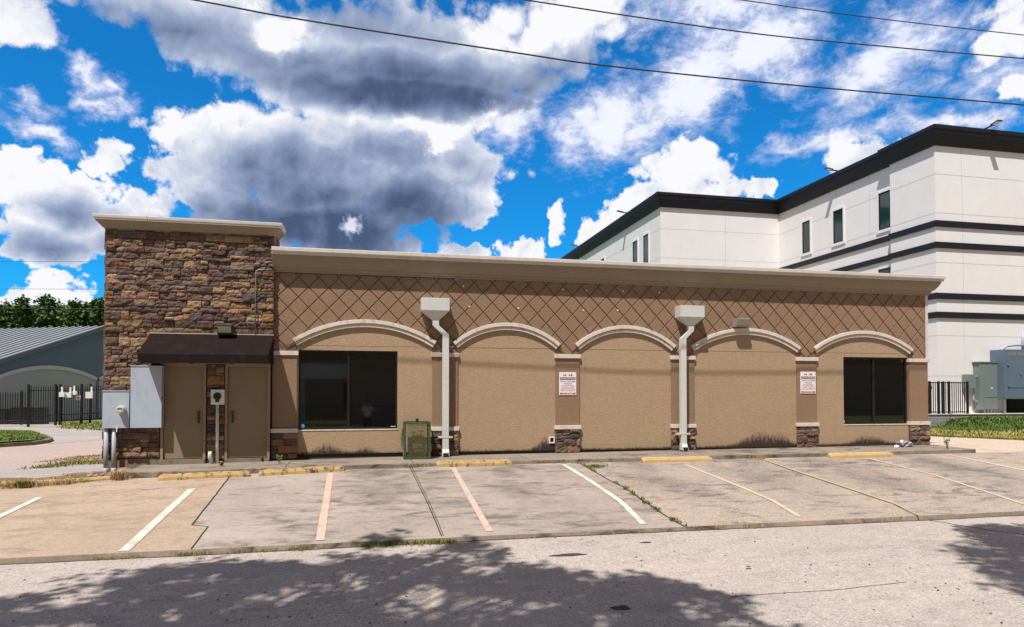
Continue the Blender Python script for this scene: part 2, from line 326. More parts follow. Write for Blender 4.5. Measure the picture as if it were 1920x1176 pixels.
def paint(name, col, wear):
    m, gg, b = new_mat(name); p = wpos(gg)
    n1 = gg.noise(p, 3.0, 7, .7); n2 = gg.noise(p, 45, 4, .75)
    c = gg.mix(gg.m('MULTIPLY', gg.step(gg.m('ADD', n1, gg.m('MULTIPLY', n2, .6)), .78, .98), wear), col, (.40, .33, .27))
    c = gg.n('HueSaturation', {'Color': c, 'Value': gg.m('ADD', .9, gg.m('MULTIPLY', n2, .2))}).outputs[0]
    gg.put(b.inputs['Base Color'], c); b.inputs['Roughness'].default_value = .85
    return m
M['stripe'] = paint('white_stripe_paint', (.66, .58, .48), .8)
M['stripepink'] = paint('faded_stripe_paint', (.54, .40, .31), .9)
M['stripeyellow'] = paint('old_yellow_stripe', (.48, .35, .19), 1.0)
M['stripetan'] = paint('tan_stripe_paint', (.56, .44, .32), .9)
M['leaf'] = vcol('leaf', .6, .5, 3, 0)
M['grass'] = vcol('grass_blade', .8, .4, 2, 0)
M['bark'] = simple('bark', (.10, .075, .055), .95, .35, 8, bmp=.6)
M['whitewall'] = simple('white_render', (.80, .775, .775), .85, .05, 1.2, bmp=.15, dirt=(.74, .71, .70), dirtamt=.4)
M['joint'] = simple('render_joint', (.60, .58, .58), .9)
M['navy'] = simple('black_navy_trim', (.008, .009, .014), .6, .1)
M['greenglass'] = simple('green_glass', (.012, .045, .045), .08, .1, spec=.7)
M['slatewall'] = simple('slate_paint', (.135, .175, .255), .85, .08, 1.5, bmp=.15)
M['lavwall'] = simple('grey_render', (.40, .38, .42), .85, .08, 1.5, bmp=.15)
M['lavtrim'] = simple('grey_trim', (.58, .55, .56), .8, .05)
M['roofmetal'] = simple('standing_seam', (.135, .145, .165), .6, .08, 1)
M['seamdark'] = simple('roof_seam', (.42, .43, .46), .6, .05)
M['block'] = simple('grey_block', (.30, .29, .275), .9, .22, 3, bmp=.4, dirt=(.48, .46, .43), dirtamt=.6)
M['cabgreen'] = simple('green_grey_enamel', (.19, .225, .215), .5, .05, 2)
M['cabblue'] = simple('blue_grey_enamel', (.115, .165, .22), .45, .07, 2)
M['grassground'] = simple('turf', (.13, .165, .04), .95, .4, 3, bmp=.5, dirt=(.25, .20, .07), dirtamt=.6)
M['tanwall'] = simple('tan_block_wall', (.40, .27, .16), .9, .1, 2)
def glass():
    m, gg, b = new_mat('tinted_glass')
    b.inputs['Base Color'].default_value = (.004, .004, .005, 1); b.inputs['Roughness'].default_value = .03
    b.inputs['Specular IOR Level'].default_value = .9
    return m
M['glass'] = glass()
M['shirt'] = simple('white_shirt', (.75, .74, .72), .9)
M['skin'] = simple('skin', (.40, .24, .17), .6)
M['trousers'] = simple('dark_trousers', (.02, .02, .025), .9)
M['hair'] = simple('dark_hair', (.02, .014, .01), .7)

# ------------------------------------------------------------------ mesh builder
class MB:
    def __init__(s): s.v = []; s.f = []; s.mi = []; s.c = []; s.col = None; s.cur = 0
    def add(s, vs, fs, mi=None, col=None):
        o = len(s.v); s.v += [tuple(p) for p in vs]
        for q in fs:
            s.f.append([o + i for i in q]); s.mi.append(s.cur if mi is None else mi); s.c.append(col or s.col or (1, 1, 1))
    def box(s, x0, x1, y0, y1, z0, z1, **k):
        s.hexa([(x0, y0, z0), (x1, y0, z0), (x1, y1, z0), (x0, y1, z0), (x0, y0, z1), (x1, y0, z1), (x1, y1, z1), (x0, y1, z1)], **k)
    def hexa(s, p, **k):
        s.add(p, [(0, 3, 2, 1), (4, 5, 6, 7), (0, 1, 5, 4), (1, 2, 6, 5), (2, 3, 7, 6), (3, 0, 4, 7)], **k)
    def quad(s, a, b, c, d, **k): s.add([a, b, c, d], [(0, 1, 2, 3)], **k)
    def prism(s, poly, z0, z1, **k):          # counter-clockwise plan outline
        n = len(poly); z0f = z0 if callable(z0) else (lambda x, y: z0); z1f = z1 if callable(z1) else (lambda x, y: z1)
        v = [(x, y, z0f(x, y)) for x, y in poly] + [(x, y, z1f(x, y)) for x, y in poly]
        s.add(v, [tuple(range(n - 1, -1, -1)), tuple(range(n, 2 * n))] + [(i, (i + 1) % n, n + (i + 1) % n, n + i) for i in range(n)], **k)
    def prismy(s, poly, y0, y1, **k):         # outline in XZ, extruded in Y (y0 is the front)
        n = len(poly)
        v = [(x, y0, z) for x, z in poly] + [(x, y1, z) for x, z in poly]
        s.add(v, [tuple(range(n)), tuple(range(2 * n - 1, n - 1, -1))] + [(i, n + i, n + (i + 1) % n, (i + 1) % n) for i in range(n)], **k)
    def tube(s, pts, r, n=8, cap=True, **k):
        pts = [Vector(p) for p in pts]; rs = r if isinstance(r, (list, tuple)) else [r] * len(pts)
        vs = []; up = None
        for i, p in enumerate(pts):
            d = (pts[min(i + 1, len(pts) - 1)] - pts[max(i - 1, 0)]).normalized()
            if up is None: up = Vector((0, 0, 1)) if abs(d.z) < .9 else Vector((1, 0, 0))
            a = d.cross(up).normalized(); b_ = a.cross(d).normalized(); up = b_
            for j in range(n):
                t = 2 * math.pi * j / n; vs.append(p + (a * math.cos(t) + b_ * math.sin(t)) * rs[i])
        fs = [(i * n + j, i * n + (j + 1) % n, (i + 1) * n + (j + 1) % n, (i + 1) * n + j) for i in range(len(pts) - 1) for j in range(n)]
        if cap: fs += [tuple(range(n - 1, -1, -1)), tuple((len(pts) - 1) * n + j for j in range(n))]
        s.add(vs, fs, **k)
    def sweep(s, prof, path, closed_ends=True, **k):   # prof = (out, z) list; path = plan polyline, 'out' is to its right
        n = len(prof); vs = []
        for i, p in enumerate(path):
            p = Vector(p); ns = []
            if i > 0: d = (p - Vector(path[i - 1])).normalized(); ns.append(Vector((d.y, -d.x)))
            if i < len(path) - 1: d = (Vector(path[i + 1]) - p).normalized(); ns.append(Vector((d.y, -d.x)))
            if len(ns) == 2:
                q = (ns[0] + ns[1]); q = q / max(.2, q.length_squared) * 2
            else: q = ns[0]
            for o, z in prof: vs.append((p.x + q.x * o, p.y + q.y * o, z))
        fs = [(i * n + j, i * n + j + 1, (i + 1) * n + j + 1, (i + 1) * n + j) for i in range(len(path) - 1) for j in range(n - 1)]
        if closed_ends: fs += [tuple(range(n - 1, -1, -1)), tuple((len(path) - 1) * n + j for j in range(n))]
        s.add(vs, fs, **k)
    def blob(s, c, r, seg=10, rings=6, amp=0.0, seed=0, **k):
        vs = []; fs = []; rx, ry, rz = r if isinstance(r, (tuple, list)) else (r, r, r)
        for i in range(rings + 1):
            th = math.pi * i / rings
            for j in range(seg):
                ph = 2 * math.pi * j / seg
                d = Vector((math.sin(th) * math.cos(ph), math.sin(th) * math.sin(ph), math.cos(th)))
                q = 1 + amp * mnoise.noise(d * 2.3 + Vector((seed * 3.1, seed, 0)))
                vs.append((c[0] + d.x * rx * q, c[1] + d.y * ry * q, c[2] + d.z * rz * q))
        for i in range(rings):
            for j in range(seg): fs.append((i * seg + j, (i + 1) * seg + j, (i + 1) * seg + (j + 1) % seg, i * seg + (j + 1) % seg))
        s.add(vs, fs, **k)
    def build(s, name, mats, parent=None, smooth=False, bevel=0.0, recalc=False):
        me = bpy.data.meshes.new(name)
        off = Vector((0, 0, 0)); q = parent
        while q is not None: off += q.location; q = q.parent
        me.from_pydata([tuple(Vector(v) - off) for v in s.v], [], s.f)
        for m_ in (mats if isinstance(mats, (list, tuple)) else [mats]): me.materials.append(M[m_] if isinstance(m_, str) else m_)
        for p_, mi in zip(me.polygons, s.mi): p_.material_index = mi; p_.use_smooth = smooth
        if any(c != (1, 1, 1) for c in s.c):
            at_ = me.color_attributes.new('Col', 'FLOAT_COLOR', 'CORNER')
            buf = []
            for p_, c in zip(me.polygons, s.c): buf += [c[0], c[1], c[2], 1.0] * p_.loop_total
            at_.data.foreach_set('color', buf)
        if bevel or recalc:
            bm = bmesh.new(); bm.from_mesh(me)
            if recalc or bevel: bmesh.ops.recalc_face_normals(bm, faces=bm.faces)
            if bevel:
                ed = [e for e in bm.edges if len(e.link_faces) == 2 and e.calc_face_angle(0) > R(30)]
                bmesh.ops.bevel(bm, geom=ed, offset=bevel, segments=2, profile=.6, affect='EDGES', clamp_overlap=True)
            bm.to_mesh(me); bm.free()
        o = bpy.data.objects.new(name, me); COL.objects.link(o); o.parent = parent
        return o

def tag(o, label=None, cat=None, group=None, kind=None):
    if label: o['label'] = label
    if cat: o['category'] = cat
    if group: o['group'] = group
    if kind: o['kind'] = kind
    return o
def thing(name, loc, label, cat, group=None):
    o = bpy.data.objects.new(name, None); COL.objects.link(o); o.location = loc; o.empty_display_size = .3
    return tag(o, label, cat, group)
def structure(o): o['kind'] = 'structure'; return o
def lerp(a, b, t): return a + (b - a) * t
def interp(tab, x):
    if x <= tab[0][0]: return tab[0][1]
    for (a, u), (b, v) in zip(tab, tab[1:]):
        if x <= b: return lerp(u, v, (x - a) / (b - a))
    return tab[-1][1]

#== GROUND ==
ZE, YE, YC, ZS = 0.22, 10.0, 15.1, 0.155      # lot edge height, lot edge, foot of curb, street height
ZC = [(-14, .50), (-7, .56), (-5, .615), (0, .70), (1.5, .722), (16, .745), (40, .75)]
def zl(x, y):
    zc = interp(ZC, x)
    if y >= YC: return zc
    return ZE + (zc - ZE) * (y - YE) / (YC - YE)
def lot(px, py):                              # pixel -> point of the sloping lot
    d = ray(px, py); t = 10.0
    for _ in range(40):
        p = d * t
        zz = zl(p.x, p.y) - CZ
        t = zz / d.z
    p = d * t; return Vector((p.x, p.y, zl(p.x, p.y)))
def sheet(name, poly, zfun, mat, lift=0.0, cut=0.6):
    bm = bmesh.new()
    f = bm.faces.new([bm.verts.new((x, y, 0)) for x, y in poly])
    xs = [p[0] for p in poly]; ys = [p[1] for p in poly]
    for ax, lo, hi in ((0, min(xs), max(xs)), (1, min(ys), max(ys))):
        n = int((hi - lo) / cut)
        for i in range(1, n):
            co = [0, 0, 0]; co[ax] = lo + (hi - lo) * i / n; no = [0, 0, 0]; no[ax] = 1
            bmesh.ops.bisect_plane(bm, geom=list(bm.verts) + list(bm.edges) + list(bm.faces), plane_co=co, plane_no=no)
    for v in bm.verts: v.co.z = zfun(v.co.x, v.co.y) + lift
    bmesh.ops.recalc_face_normals(bm, faces=bm.faces)
    if sum(f.normal.z for f in bm.faces) < 0: bmesh.ops.reverse_faces(bm, faces=bm.faces)
    me = bpy.data.meshes.new(name); bm.to_mesh(me); bm.free(); me.materials.append(M[mat])
    for p_ in me.polygons: p_.use_smooth = True
    o = bpy.data.objects.new(name, me); COL.objects.link(o); return structure(o)

b_ = MB(); b_.quad((-400, -200, 0), (400, -200, 0), (400, 700, 0), (-400, 700, 0)); structure(b_.build('ground', 'grassground'))
sheet('road', [(-40, -4.0), (60, -4.0), (60, 9.985), (-40, 9.985)], lambda x, y: ZS + .015 * math.sin(x * .5) * math.sin(y * .7), 'street', 0, 1.5)
def zlot(x, y): return zl(x, y) + .006 * mnoise.noise(Vector((x * .7, y * .7, 3)))
s1 = [lot(*p) for p in ((425, 899), (360, 985))]; s1b = [lot(*p) for p in ((390, 988), (357, 1032))]
S1 = [(s1[0].x, YC), (s1[1].x, s1[1].y), (s1b[0].x, s1b[0].y), (s1b[1].x, YE)]
s3 = [lot(*p) for p in ((1085, 868), (1170, 915), (1240, 962), (1283, 987))]
S3 = [(s3[0].x, YC), (s3[1].x, s3[1].y), (s3[2].x, s3[2].y), (s3[3].x, YE)]
sheet('tan_parking_slab', [(-14, YE), S1[3], S1[2], S1[1], S1[0], (-14, YC)], zlot, 'concA')
sheet('grey_parking_slab', [S1[3], S3[3], S3[2], S3[1], S3[0], S1[0], S1[1], S1[2]], zlot, 'concB')
sheet('worn_parking_slab', [S3[3], (40, YE), (40, YC), S3[0], S3[1], S3[2]], zlot, 'concC')
# front lip of the slabs down to the road
b_ = MB(); xs = [-14 + i * .45 for i in range(121)]
for a, c in zip(xs, xs[1:]):
    ja, jc = .012 * mnoise.noise(Vector((a * 2, 0, 0))), .012 * mnoise.noise(Vector((c * 2, 0, 0)))
    la, lc = zlot(a, YE), zlot(c, YE)
    b_.quad((a, YE - .045 + ja, ZS - .02), (c, YE - .045 + jc, ZS - .02), (c, YE - .008 + jc, lc - .012), (a, YE - .008 + ja, la - .012))
    b_.quad((a, YE - .008 + ja, la - .012), (c, YE - .008 + jc, lc - .012), (c, YE + .001, lc), (a, YE + .001, la))
structure(b_.build('slab_lip', 'curb', smooth=True))

def ribbon(mb, pts, w, lift, zf, jitter=0.0, ends=None, **k):
    P = [Vector((p[0], p[1])) for p in pts]; fine = []
    for a, c in zip(P, P[1:]):
        n = max(1, int((c - a).length / .22))
        fine += [a.lerp(c, i / n) for i in range(n)]
    fine.append(P[-1]); L = []
    for i, p in enumerate(fine):
        d = (fine[min(i + 1, len(fine) - 1)] - fine[max(0, i - 1)]).normalized(); nn = Vector((-d.y, d.x))
        j = jitter * mnoise.noise(Vector((p.x * 4, p.y * 4, 1.5)))
        t = i / max(1, len(fine) - 1)
        ww = (w if not ends else lerp(ends[0], ends[1], t)) * (1 + (jitter * 6) * mnoise.noise(Vector((p.x * 7, p.y * 7, 9))))
        for s_ in (1, -1):
            q = p + nn * (s_ * ww / 2 + j); L.append((q.x, q.y, zf(q.x, q.y) + lift))
    mb.add(L, [(2 * i, 2 * i + 1, 2 * i + 3, 2 * i + 2) for i in range(len(fine) - 1)], **k)
STRIPES = [((75, 933), (-40, 988), .12, 'stripe'), ((360, 917), (232, 1034), .135, 'stripe'), ((620, 888), (600, 1014), .125, 'stripepink'),
           ((850, 878), (918, 997), .11, 'stripepink'), ((1057, 872), (1110, 904), (1165, 942), (1206, 983), .105, 'stripe'),
           ((1285, 872), (1390, 914), (1450, 940), (1500, 970), .09, 'stripetan'), ((1430, 862), (1560, 906), (1676, 944), (1718, 967), .07, 'stripeyellow'),
           ((1630, 860), (1755, 892), (1860, 926), (1960, 960), .09, 'stripetan'), ((1780, 853), (1850, 868), (1990, 897), .08, 'stripe')]
for st in STRIPES:
    pts = [lot(*p) for p in st[:-2]]
    mb = MB(); ribbon(mb, pts, st[-2], .009, zlot, .006); structure(mb.build('parking_stripe', st[-1]))
mb = MB(); a = lot(278, 917); mb.quad(*[(a.x + u, a.y + v, zlot(a.x + u, a.y + v) + .009) for u, v in ((-.12, -.03), (.16, -.03), (.18, .04), (-.1, .04))]); structure(mb.build('paint_remnant', 'stripepink'))
mb = MB()
ribbon(mb, [(S1[0][0], YC)] + [S1[1]], .025, .007, zlot, .012); ribbon(mb, [S1[1], S1[2]], .014, .0075, zlot, .008); ribbon(mb, [S1[2], S1[3]], .02, .007, zlot, .012)
ribbon(mb, [lot(768, 876), lot(800, 940), lot(828, 1006)], .018, .0075, zlot, .006)
q = [lot(772, 876), lot(804, 940), lot(832, 1006)]; ribbon(mb, q, .012, .0075, zlot, .006)
ribbon(mb, S3, .03, .007, zlot, .03)
ribbon(mb, [lot(1436, 865), lot(1560, 908), lot(1676, 946), lot(1724, 970)], .022, .0115, zlot, .01)
for a_, c_ in (((0, 955), (360, 930)), ((380, 958), (790, 944)),):
    ribbon(mb, [lot(*a_), lot(*c_)], .006, .0075, zlot, .01)
structure(mb.build('slab_joints', 'seam'))
zr = lambda x, y: ZS + .015 * math.sin(x * .5) * math.sin(y * .7)
mb = MB()
def road(px, py): return atz(px, py, ZS)
ribbon(mb, [road(1724, 972), road(1800, 985), road(1870, 997), road(1990, 1012)], .025, .006, zr, .03)
ribbon(mb, [road(1370, 1118), road(1450, 1112), road(1560, 1106), road(1700, 1092)], .010, .006, zr, .03)
ribbon(mb, [(-14 + .5 * i, YE - .055) for i in range(70)], .03, .005, zr, .02)
structure(mb.build('road_cracks', 'seam'))
def patch(px, py, rx, ry, seed):
    c = road(px, py); mb = MB(); n = 22; pts = []
    for i in range(n):
        t = 2 * math.pi * i / n; k = 1 + .55 * mnoise.noise(Vector((math.cos(t) * 1.6 + seed, math.sin(t) * 1.6, seed)))
        x, y = c.x + rx * k * math.cos(t), c.y + ry * k * math.sin(t); pts.append((x, y, zr(x, y) + .007))
    mb.add(pts, [tuple(range(n))]); structure(mb.build('road_patch', 'asphaltpatch'))
patch(1066, 1041, .26, .055, 1); patch(1165, 1138, .12, .06, 4); patch(1212, 1018, .09, .03, 6); patch(1403, 1066, .04, .02, 8); patch(1404, 1062, .03, .015, 9)

# sidewalk with its curb face
ZW = [(-6, .735), (-4.9, .742), (0, .795), (3, .808), (8, .825), (16.2, .845)]
def zw(x): return interp(ZW, x)
mb = MB(); xs = [-4.93 + i * .335 for i in range(64)]; xs[-1] = 16.17
for i, (a, c) in enumerate(zip(xs, xs[1:])):
    def yj(x): return YC + .012 * mnoise.noise(Vector((x * 3, 5, 0)))
    yb = 16.62
    mb.quad((a, yj(a) + .02, zw(a)), (c, yj(c) + .02, zw(c)), (c, yb, zw(c) + .012), (a, yb, zw(a) + .012))
    mb.quad((a, yj(a), zw(a) - .016), (c, yj(c), zw(c) - .016), (c, yj(c) + .02, zw(c)), (a, yj(a) + .02, zw(a)), mi=1)
    mb.quad((a, yj(a) - .01, zl(a, YC) - .03), (c, yj(c) - .01, zl(c, YC) - .03), (c, yj(c), zw(c) - .016), (a, yj(a), zw(a) - .016), mi=1)
mb.quad((-4.93, YC, .5), (-4.93, YC + .02, zw(-4.93)), (-4.93, 16.62, zw(-4.93) + .012), (-4.93, 16.62, .5), mi=1)
mb.quad((16.17, YC, .6), (16.17, YC, zw(16.17)), (16.17, 16.62, zw(16.17) + .012), (16.17, 16.62, .6), mi=1)
structure(mb.build('sidewalk', ['walk', 'curb']))
mb = MB()
for xj in (-1.75, 1.0, 3.7, 6.4, 9.1, 11.8, 14.5): ribbon(mb, [(xj, YC + .03), (xj, 16.45)], .012, .004, lambda x, y: zw(x) + .012 * (y - YC) / 1.52)
structure(mb.build('sidewalk_joints', 'seam'))
# ground to the right of and behind the building, and to its left
sheet('drive', [(16.17, YC), (40, YC), (60, 30), (16.3, 30), (16.17, 16.6)], lambda x, y: .745, 'drive', 0, 4)
mb = MB(); mb.quad((-5.7, 16.7, .7), (-5.7, 30, .7), (16.3, 30, .7), (16.3, 16.7, .7)); structure(mb.build('yard', 'soil'))
#== LEFT GROUND ==
ZL_ = .60
def lz(*pp): return [(p.x, p.y) for p in (atz(x, y, ZL_) for x, y in pp)]
b_ = MB(); b_.prism([(-60, 15), (-5.75, YC), (-5.72, 60), (-60, 60)], .40, .575); structure(b_.build('left_turf', 'grassground'))
sheet('side_road', lz((-120, 892), (260, 858), (260, 815), (195, 822), (100, 829), (-120, 842)), lambda x, y: .579, 'sidestreet', 0, 5)
sheet('driveway', lz((88, 833), (100, 826), (60, 806), (-60, 806), (-60, 797), (105, 793), (175, 801), (260, 806), (260, 818)), lambda x, y: .584, 'bay', 0, 5)
sheet('parking_bay', lz((-140, 912), (-30, 910), (120, 890), (225, 884), (225, 866), (-140, 880)), lambda x, y: .583, 'bay', 0, 5)
mb = MB(); ribbon(mb, lz((-60, 902), (60, 892), (215, 879)), .07, .590, lambda x, y: 0, .004); structure(mb.build('bay_line', 'stripe'))
mb = MB()
cr_ = lz((-120, 843), (0, 838), (60, 834), (90, 830), (100, 826), (84, 818))
for a, c in zip(cr_, cr_[1:]):
    d = (Vector(c) - Vector(a)).normalized(); n_ = Vector((-d.y, d.x)) * .18
    mb.prism([(a[0], a[1]), (c[0], c[1]), (c[0] + n_.x, c[1] + n_.y), (a[0] + n_.x, a[1] + n_.y)], .5, .70)
structure(mb.build('kerb', 'curb', recalc=True))
sheet('lawn_corner', lz((-120, 837), (0, 833), (60, 829), (84, 826), (60, 815), (-120, 808)), lambda x, y: .68, 'grassground', 0, 5)

#== BUILDING ==
YF, YP, YS = 16.55, 16.585, 16.505            # pier face, recessed panel face, stone base face
bld = thing('commercial_building', (5, 16.6, .8), 'long single storey tan building with five arches and a stone tower', 'building')
PIERS = [(-2.2, -1.65), (1.56, 2.19), (4.73, 5.37), (7.95, 8.61), (11.74, 12.37), (15.44, 16.07)]
ZB, ZTOP, ZSPR, SAG = .80, 5.26, 3.50, .47
bays = [(PIERS[i][1], PIERS[i + 1][0]) for i in range(5)]
def arc(i):
    a, c = bays[i]; w = (c - a) / 2; r = (w * w + SAG * SAG) / (2 * SAG); return (a + c) / 2, ZSPR + SAG - r, r, math.asin(w / r)
ARCS = [arc(i) for i in range(5)]
W1 = (-1.62, .71, 1.50, 3.40); W2 = (13.26, 15.42, 1.475, 3.40)
# building core (roof and back walls)
mb = MB(); mb.box(-2.19, 16.06, 16.80, 30, .3, 5.66); mb.box(-2.19, 16.06, 16.60, 16.80, 5.2, 5.66); mb.box(15.98, 16.06, 16.56, 16.80, .6, 5.2); mb.build('back_wall', 'field', bld)
# recessed arch panels: below and above the joint, cut round the windows
mb = MB()
for i, (a, c) in enumerate(bays):
    cx, cz, r, ph = ARCS[i]; zj = 3.51
    def wallbox(x0, x1, z0, z1): mb.box(x0, x1, YP, YP + .16, z0, z1)
    a0, c0 = a - .03, c + .03; ZB_ = .91 - .012 * i
    if i in (0, 4):
        w = W1 if i == 0 else W2
        if w[0] - a0 > .05: wallbox(a0, w[0], ZB_, zj - .004)
        if c0 - w[1] > .05: wallbox(w[1], c0, ZB_, zj - .004)
        wallbox(w[0], w[1], ZB_, w[2]); wallbox(w[0], w[1], w[3], zj - .004)
    else: wallbox(a0, c0, ZB_, zj - .005)
    pts = [(a0, zj + .005), (c0, zj + .005)] + [(cx + (r + .1) * math.sin(t), cz + (r + .1) * math.cos(t)) for t in [ph * (1 - k / 12) for k in range(25)]]
    mb.prismy(pts, YP, YP + .16)
mb.build('arch_panel', 'panel', bld)
mb = MB()
for i, (a, c) in enumerate(bays): mb.box(a - .02, c + .02, YP + .012, YP + .02, 3.495, 3.525)
mb.build('panel_joint', 'groove', bld)
# diamond field: every tile a chamfered plate, clipped round the arches
def clip(poly, nx, nz, d):                    # keep nx*x+nz*z >= d
    out = []
    for i in range(len(poly)):
        p, q = poly[i], poly[(i + 1) % len(poly)]; sp, sq = nx * p[0] + nz * p[1] - d, nx * q[0] + nz * q[1] - d
        if sp >= 0: out.append(p)
        if sp * sq < 0:
            t = sp / (sp - sq); out.append((p[0] + (q[0] - p[0]) * t, p[1] + (q[1] - p[1]) * t))
    return out
def inset(poly, k):
    n = len(poly); out = []
    for i in range(n):
        p0, p1, p2 = Vector(poly[i - 1]), Vector(poly[i]), Vector(poly[(i + 1) % n])
        d1 = p1 - p0; d2 = p2 - p1
        if d1.length < 1e-5 or d2.length < 1e-5: return None
        d1.normalize(); d2.normalize(); n1 = Vector((-d1.y, d1.x)); n2 = Vector((-d2.y, d2.x)); q = n1 + n2
        if q.length_squared < .08: return None
        q = q * (2 / q.length_squared); out.append((p1.x + q.x * k, p1.y + q.y * k))
    return out
def area(p): return .5 * sum(p[i][0] * p[(i + 1) % len(p)][1] - p[(i + 1) % len(p)][0] * p[i][1] for i in range(len(p)))
def dedupe(p):
    o = []
    for q in p:
        if not o or math.hypot(q[0] - o[-1][0], q[1] - o[-1][1]) > .004: o.append(q)
    if len(o) > 1 and math.hypot(o[0][0] - o[-1][0], o[0][1] - o[-1][1]) < .004: o.pop()
    return o
mb = MB(); DW, DH, X0, X1 = .470, .495, -2.2, 16.0
for iu in range(-2, 90):
    for iz in range(-2, 12):
        cx_ = X0 + .10 + DW * (iu * .5); cz_ = 3.42 + DH * (iz * .5)
        if (iu + iz) % 2: continue
        poly = [(cx_ - DW / 2, cz_), (cx_, cz_ - DH / 2), (cx_ + DW / 2, cz_), (cx_, cz_ + DH / 2)]
        poly = clip(poly, 1, 0, X0); poly = clip(poly, -1, 0, -X1) if poly else poly
        poly = clip(poly, 0, 1, 3.36) if poly else poly
        poly = clip(poly, 0, -1, -ZTOP) if poly else poly
        for k in range(5):
            if not poly: break
            ax, az, r, ph = ARCS[k]
            mx = sum(p[0] for p in poly) / len(poly); mz = sum(p[1] for p in poly) / len(poly)
            if abs(mx - ax) > (bays[k][1] - bays[k][0]) / 2 + .32: continue
            t = math.atan2(mx - ax, mz - az); t = max(-ph - .03, min(ph + .03, t))
            poly = clip(poly, math.sin(t), math.cos(t), ax * math.sin(t) + az * math.cos(t) + r + .07)
        poly = dedupe(poly) if poly else poly
        if not poly or len(poly) < 3 or area(poly) < .0006: continue
        n = len(poly); lo = inset(poly, .004); hi = inset(poly, .018)
        if not lo or not hi or area(hi) < .0002: hi = lo = poly
        vs = [(x, YF + .024, z) for x, z in lo] + [(x, YF, z) for x, z in hi]
        mb.add(vs, [tuple(range(n, 2 * n))] + [(i, (i + 1) % n, n + (i + 1) % n, n + i) for i in range(n)])
mb.build('diamond_field', 'field', bld)
# backing of the grooves, also the piers below the band
mb = MB()
for i in range(5):
    cx, cz, r, ph = ARCS[i]; a, c = bays[i]; n = 24; rr = r + .06
    top = []
    for k in range(n + 1):
        x = a + (c - a) * k / n; z = cz + math.sqrt(max(0, rr * rr - (x - cx) ** 2)); top.append((x, z))
    for (xa, za), (xb, zb) in zip(top, top[1:]): mb.quad((xa, YF + .026, za), (xb, YF + .026, zb), (xb, YF + .026, ZTOP + .05), (xa, YF + .026, ZTOP + .05))
for i, (a, c) in enumerate(PIERS): mb.box(a, min(c, 16.0), YF + .026, YF + .12, 3.3, ZTOP + .05)
mb.build('groove_backing', 'groove', bld)
mb = MB()
for x, z in [(at(x, y, YF).x, at(x, y, YF).z) for x, y in ((869, 537), (880, 575), (972, 578), (1055, 543), (1094, 582), (1100, 545), (1158, 582), (1168, 546), (1236, 549), (535, 604), (1718, 636))]:
    mb2 = MB(); mb2.tube([(x, YF - .012, z), (x, YF + .005, z)], .022 if x > 0 and x < 15 else .014, 10); mb2.build('wall_anchor', 'white' if 0 < x < 15 else 'groove', bld)
# piers with cap bands and stone bases
def stone_color(rg):
    c = rg.choices([(.150, .094, .078), (.185, .118, .086), (.285, .175, .098), (.112, .086, .085), (.34, .225, .14), (.28, .155, .058), (.125, .08, .066), (.22, .148, .105)], [26, 24, 15, 9, 7, 4, 12, 14])[0]
    k = rg.uniform(.74, 1.18); return tuple(v * k * rg.uniform(.94, 1.06) for v in c)
def stone_block(mb, x0, x1, z0, z1, yf, yb, rg, rough=.027):
    col = stone_color(rg); nx = max(3, int((x1 - x0) / .035)); nz = max(3, int((z1 - z0) / .03))
    pr = rg.uniform(-.016, .034); sd = rg.uniform(0, 99); tx, tz = rg.uniform(-.05, .05), rg.uniform(-.05, .16); vs = []; fs = []
    for j in range(nz + 1):
        for i in range(nx + 1):
            u, w = i / nx, j / nz; ed = min(u, 1 - u, w, 1 - w)
            x = lerp(x0, x1, u); z = lerp(z0, z1, w)
            nn = mnoise.noise(Vector((x * 9, z * 12, sd))) + .6 * mnoise.noise(Vector((x * 24, z * 28, sd + 5)))
            y = yf - pr - rough * nn + tx * (u - .5) * .2 + tz * (w - .5) * .15
            if ed < 1e-6:
                y += .016 + .006 * mnoise.noise(Vector((x * 30, z * 30, 2)))
                x += .004 * mnoise.noise(Vector((x * 20, z * 20, 7))); z += .005 * mnoise.noise(Vector((x * 18, z * 18, 3)))
            vs.append((x, y, z))
    W_ = nx + 1
    fs = [(j * W_ + i, j * W_ + i + 1, (j + 1) * W_ + i + 1, (j + 1) * W_ + i) for j in range(nz) for i in range(nx)]
    bd = [i for i in range(W_)] + [j * W_ + nx for j in range(1, nz + 1)] + [nz * W_ + i for i in range(nx - 1, -1, -1)] + [j * W_ for j in range(nz - 1, 0, -1)]
    o = len(vs)
    for q in bd: vs.append((vs[q][0], yb, vs[q][2]))
    n = len(bd)
    fs += [(bd[k], o + k, o + (k + 1) % n, bd[(k + 1) % n]) for k in range(n)]
    mb.add(vs, fs, col=col)
def stone_rect(mb, x0, x1, z0, z1, yf, yb, rg, hmin=.10, hmax=.22, wmin=.14, wmax=.46, gap=.002):
    z = z0
    while z < z1 - .02:
        h = rg.uniform(hmin, hmax)
        if z + h > z1 - .05: h = z1 - z
        x = x0
        while x < x1 - .02:
            w = rg.uniform(wmin, wmax) * (1.0 if h < .16 else .85)
            if x + w > x1 - .10: w = x1 - x
            if h > .145 and rg.random() < .42:
                hs = h * rg.uniform(.36, .64)
                for za, zb in ((z, z + hs), (z + hs, z + h)):
                    xx = x
                    while xx < x + w - .01:
                        ww = w if w < .24 else rg.uniform(.12, .3)
                        if xx + ww > x + w - .08: ww = x + w - xx
                        stone_block(mb, xx + gap, xx + ww - gap, za + gap, zb - gap, yf, yb, rg); xx += ww
            else: stone_block(mb, x + gap, x + w - gap, z + gap, z + h - gap, yf, yb, rg)
            x += w
        z += h
rg = random.Random(21)
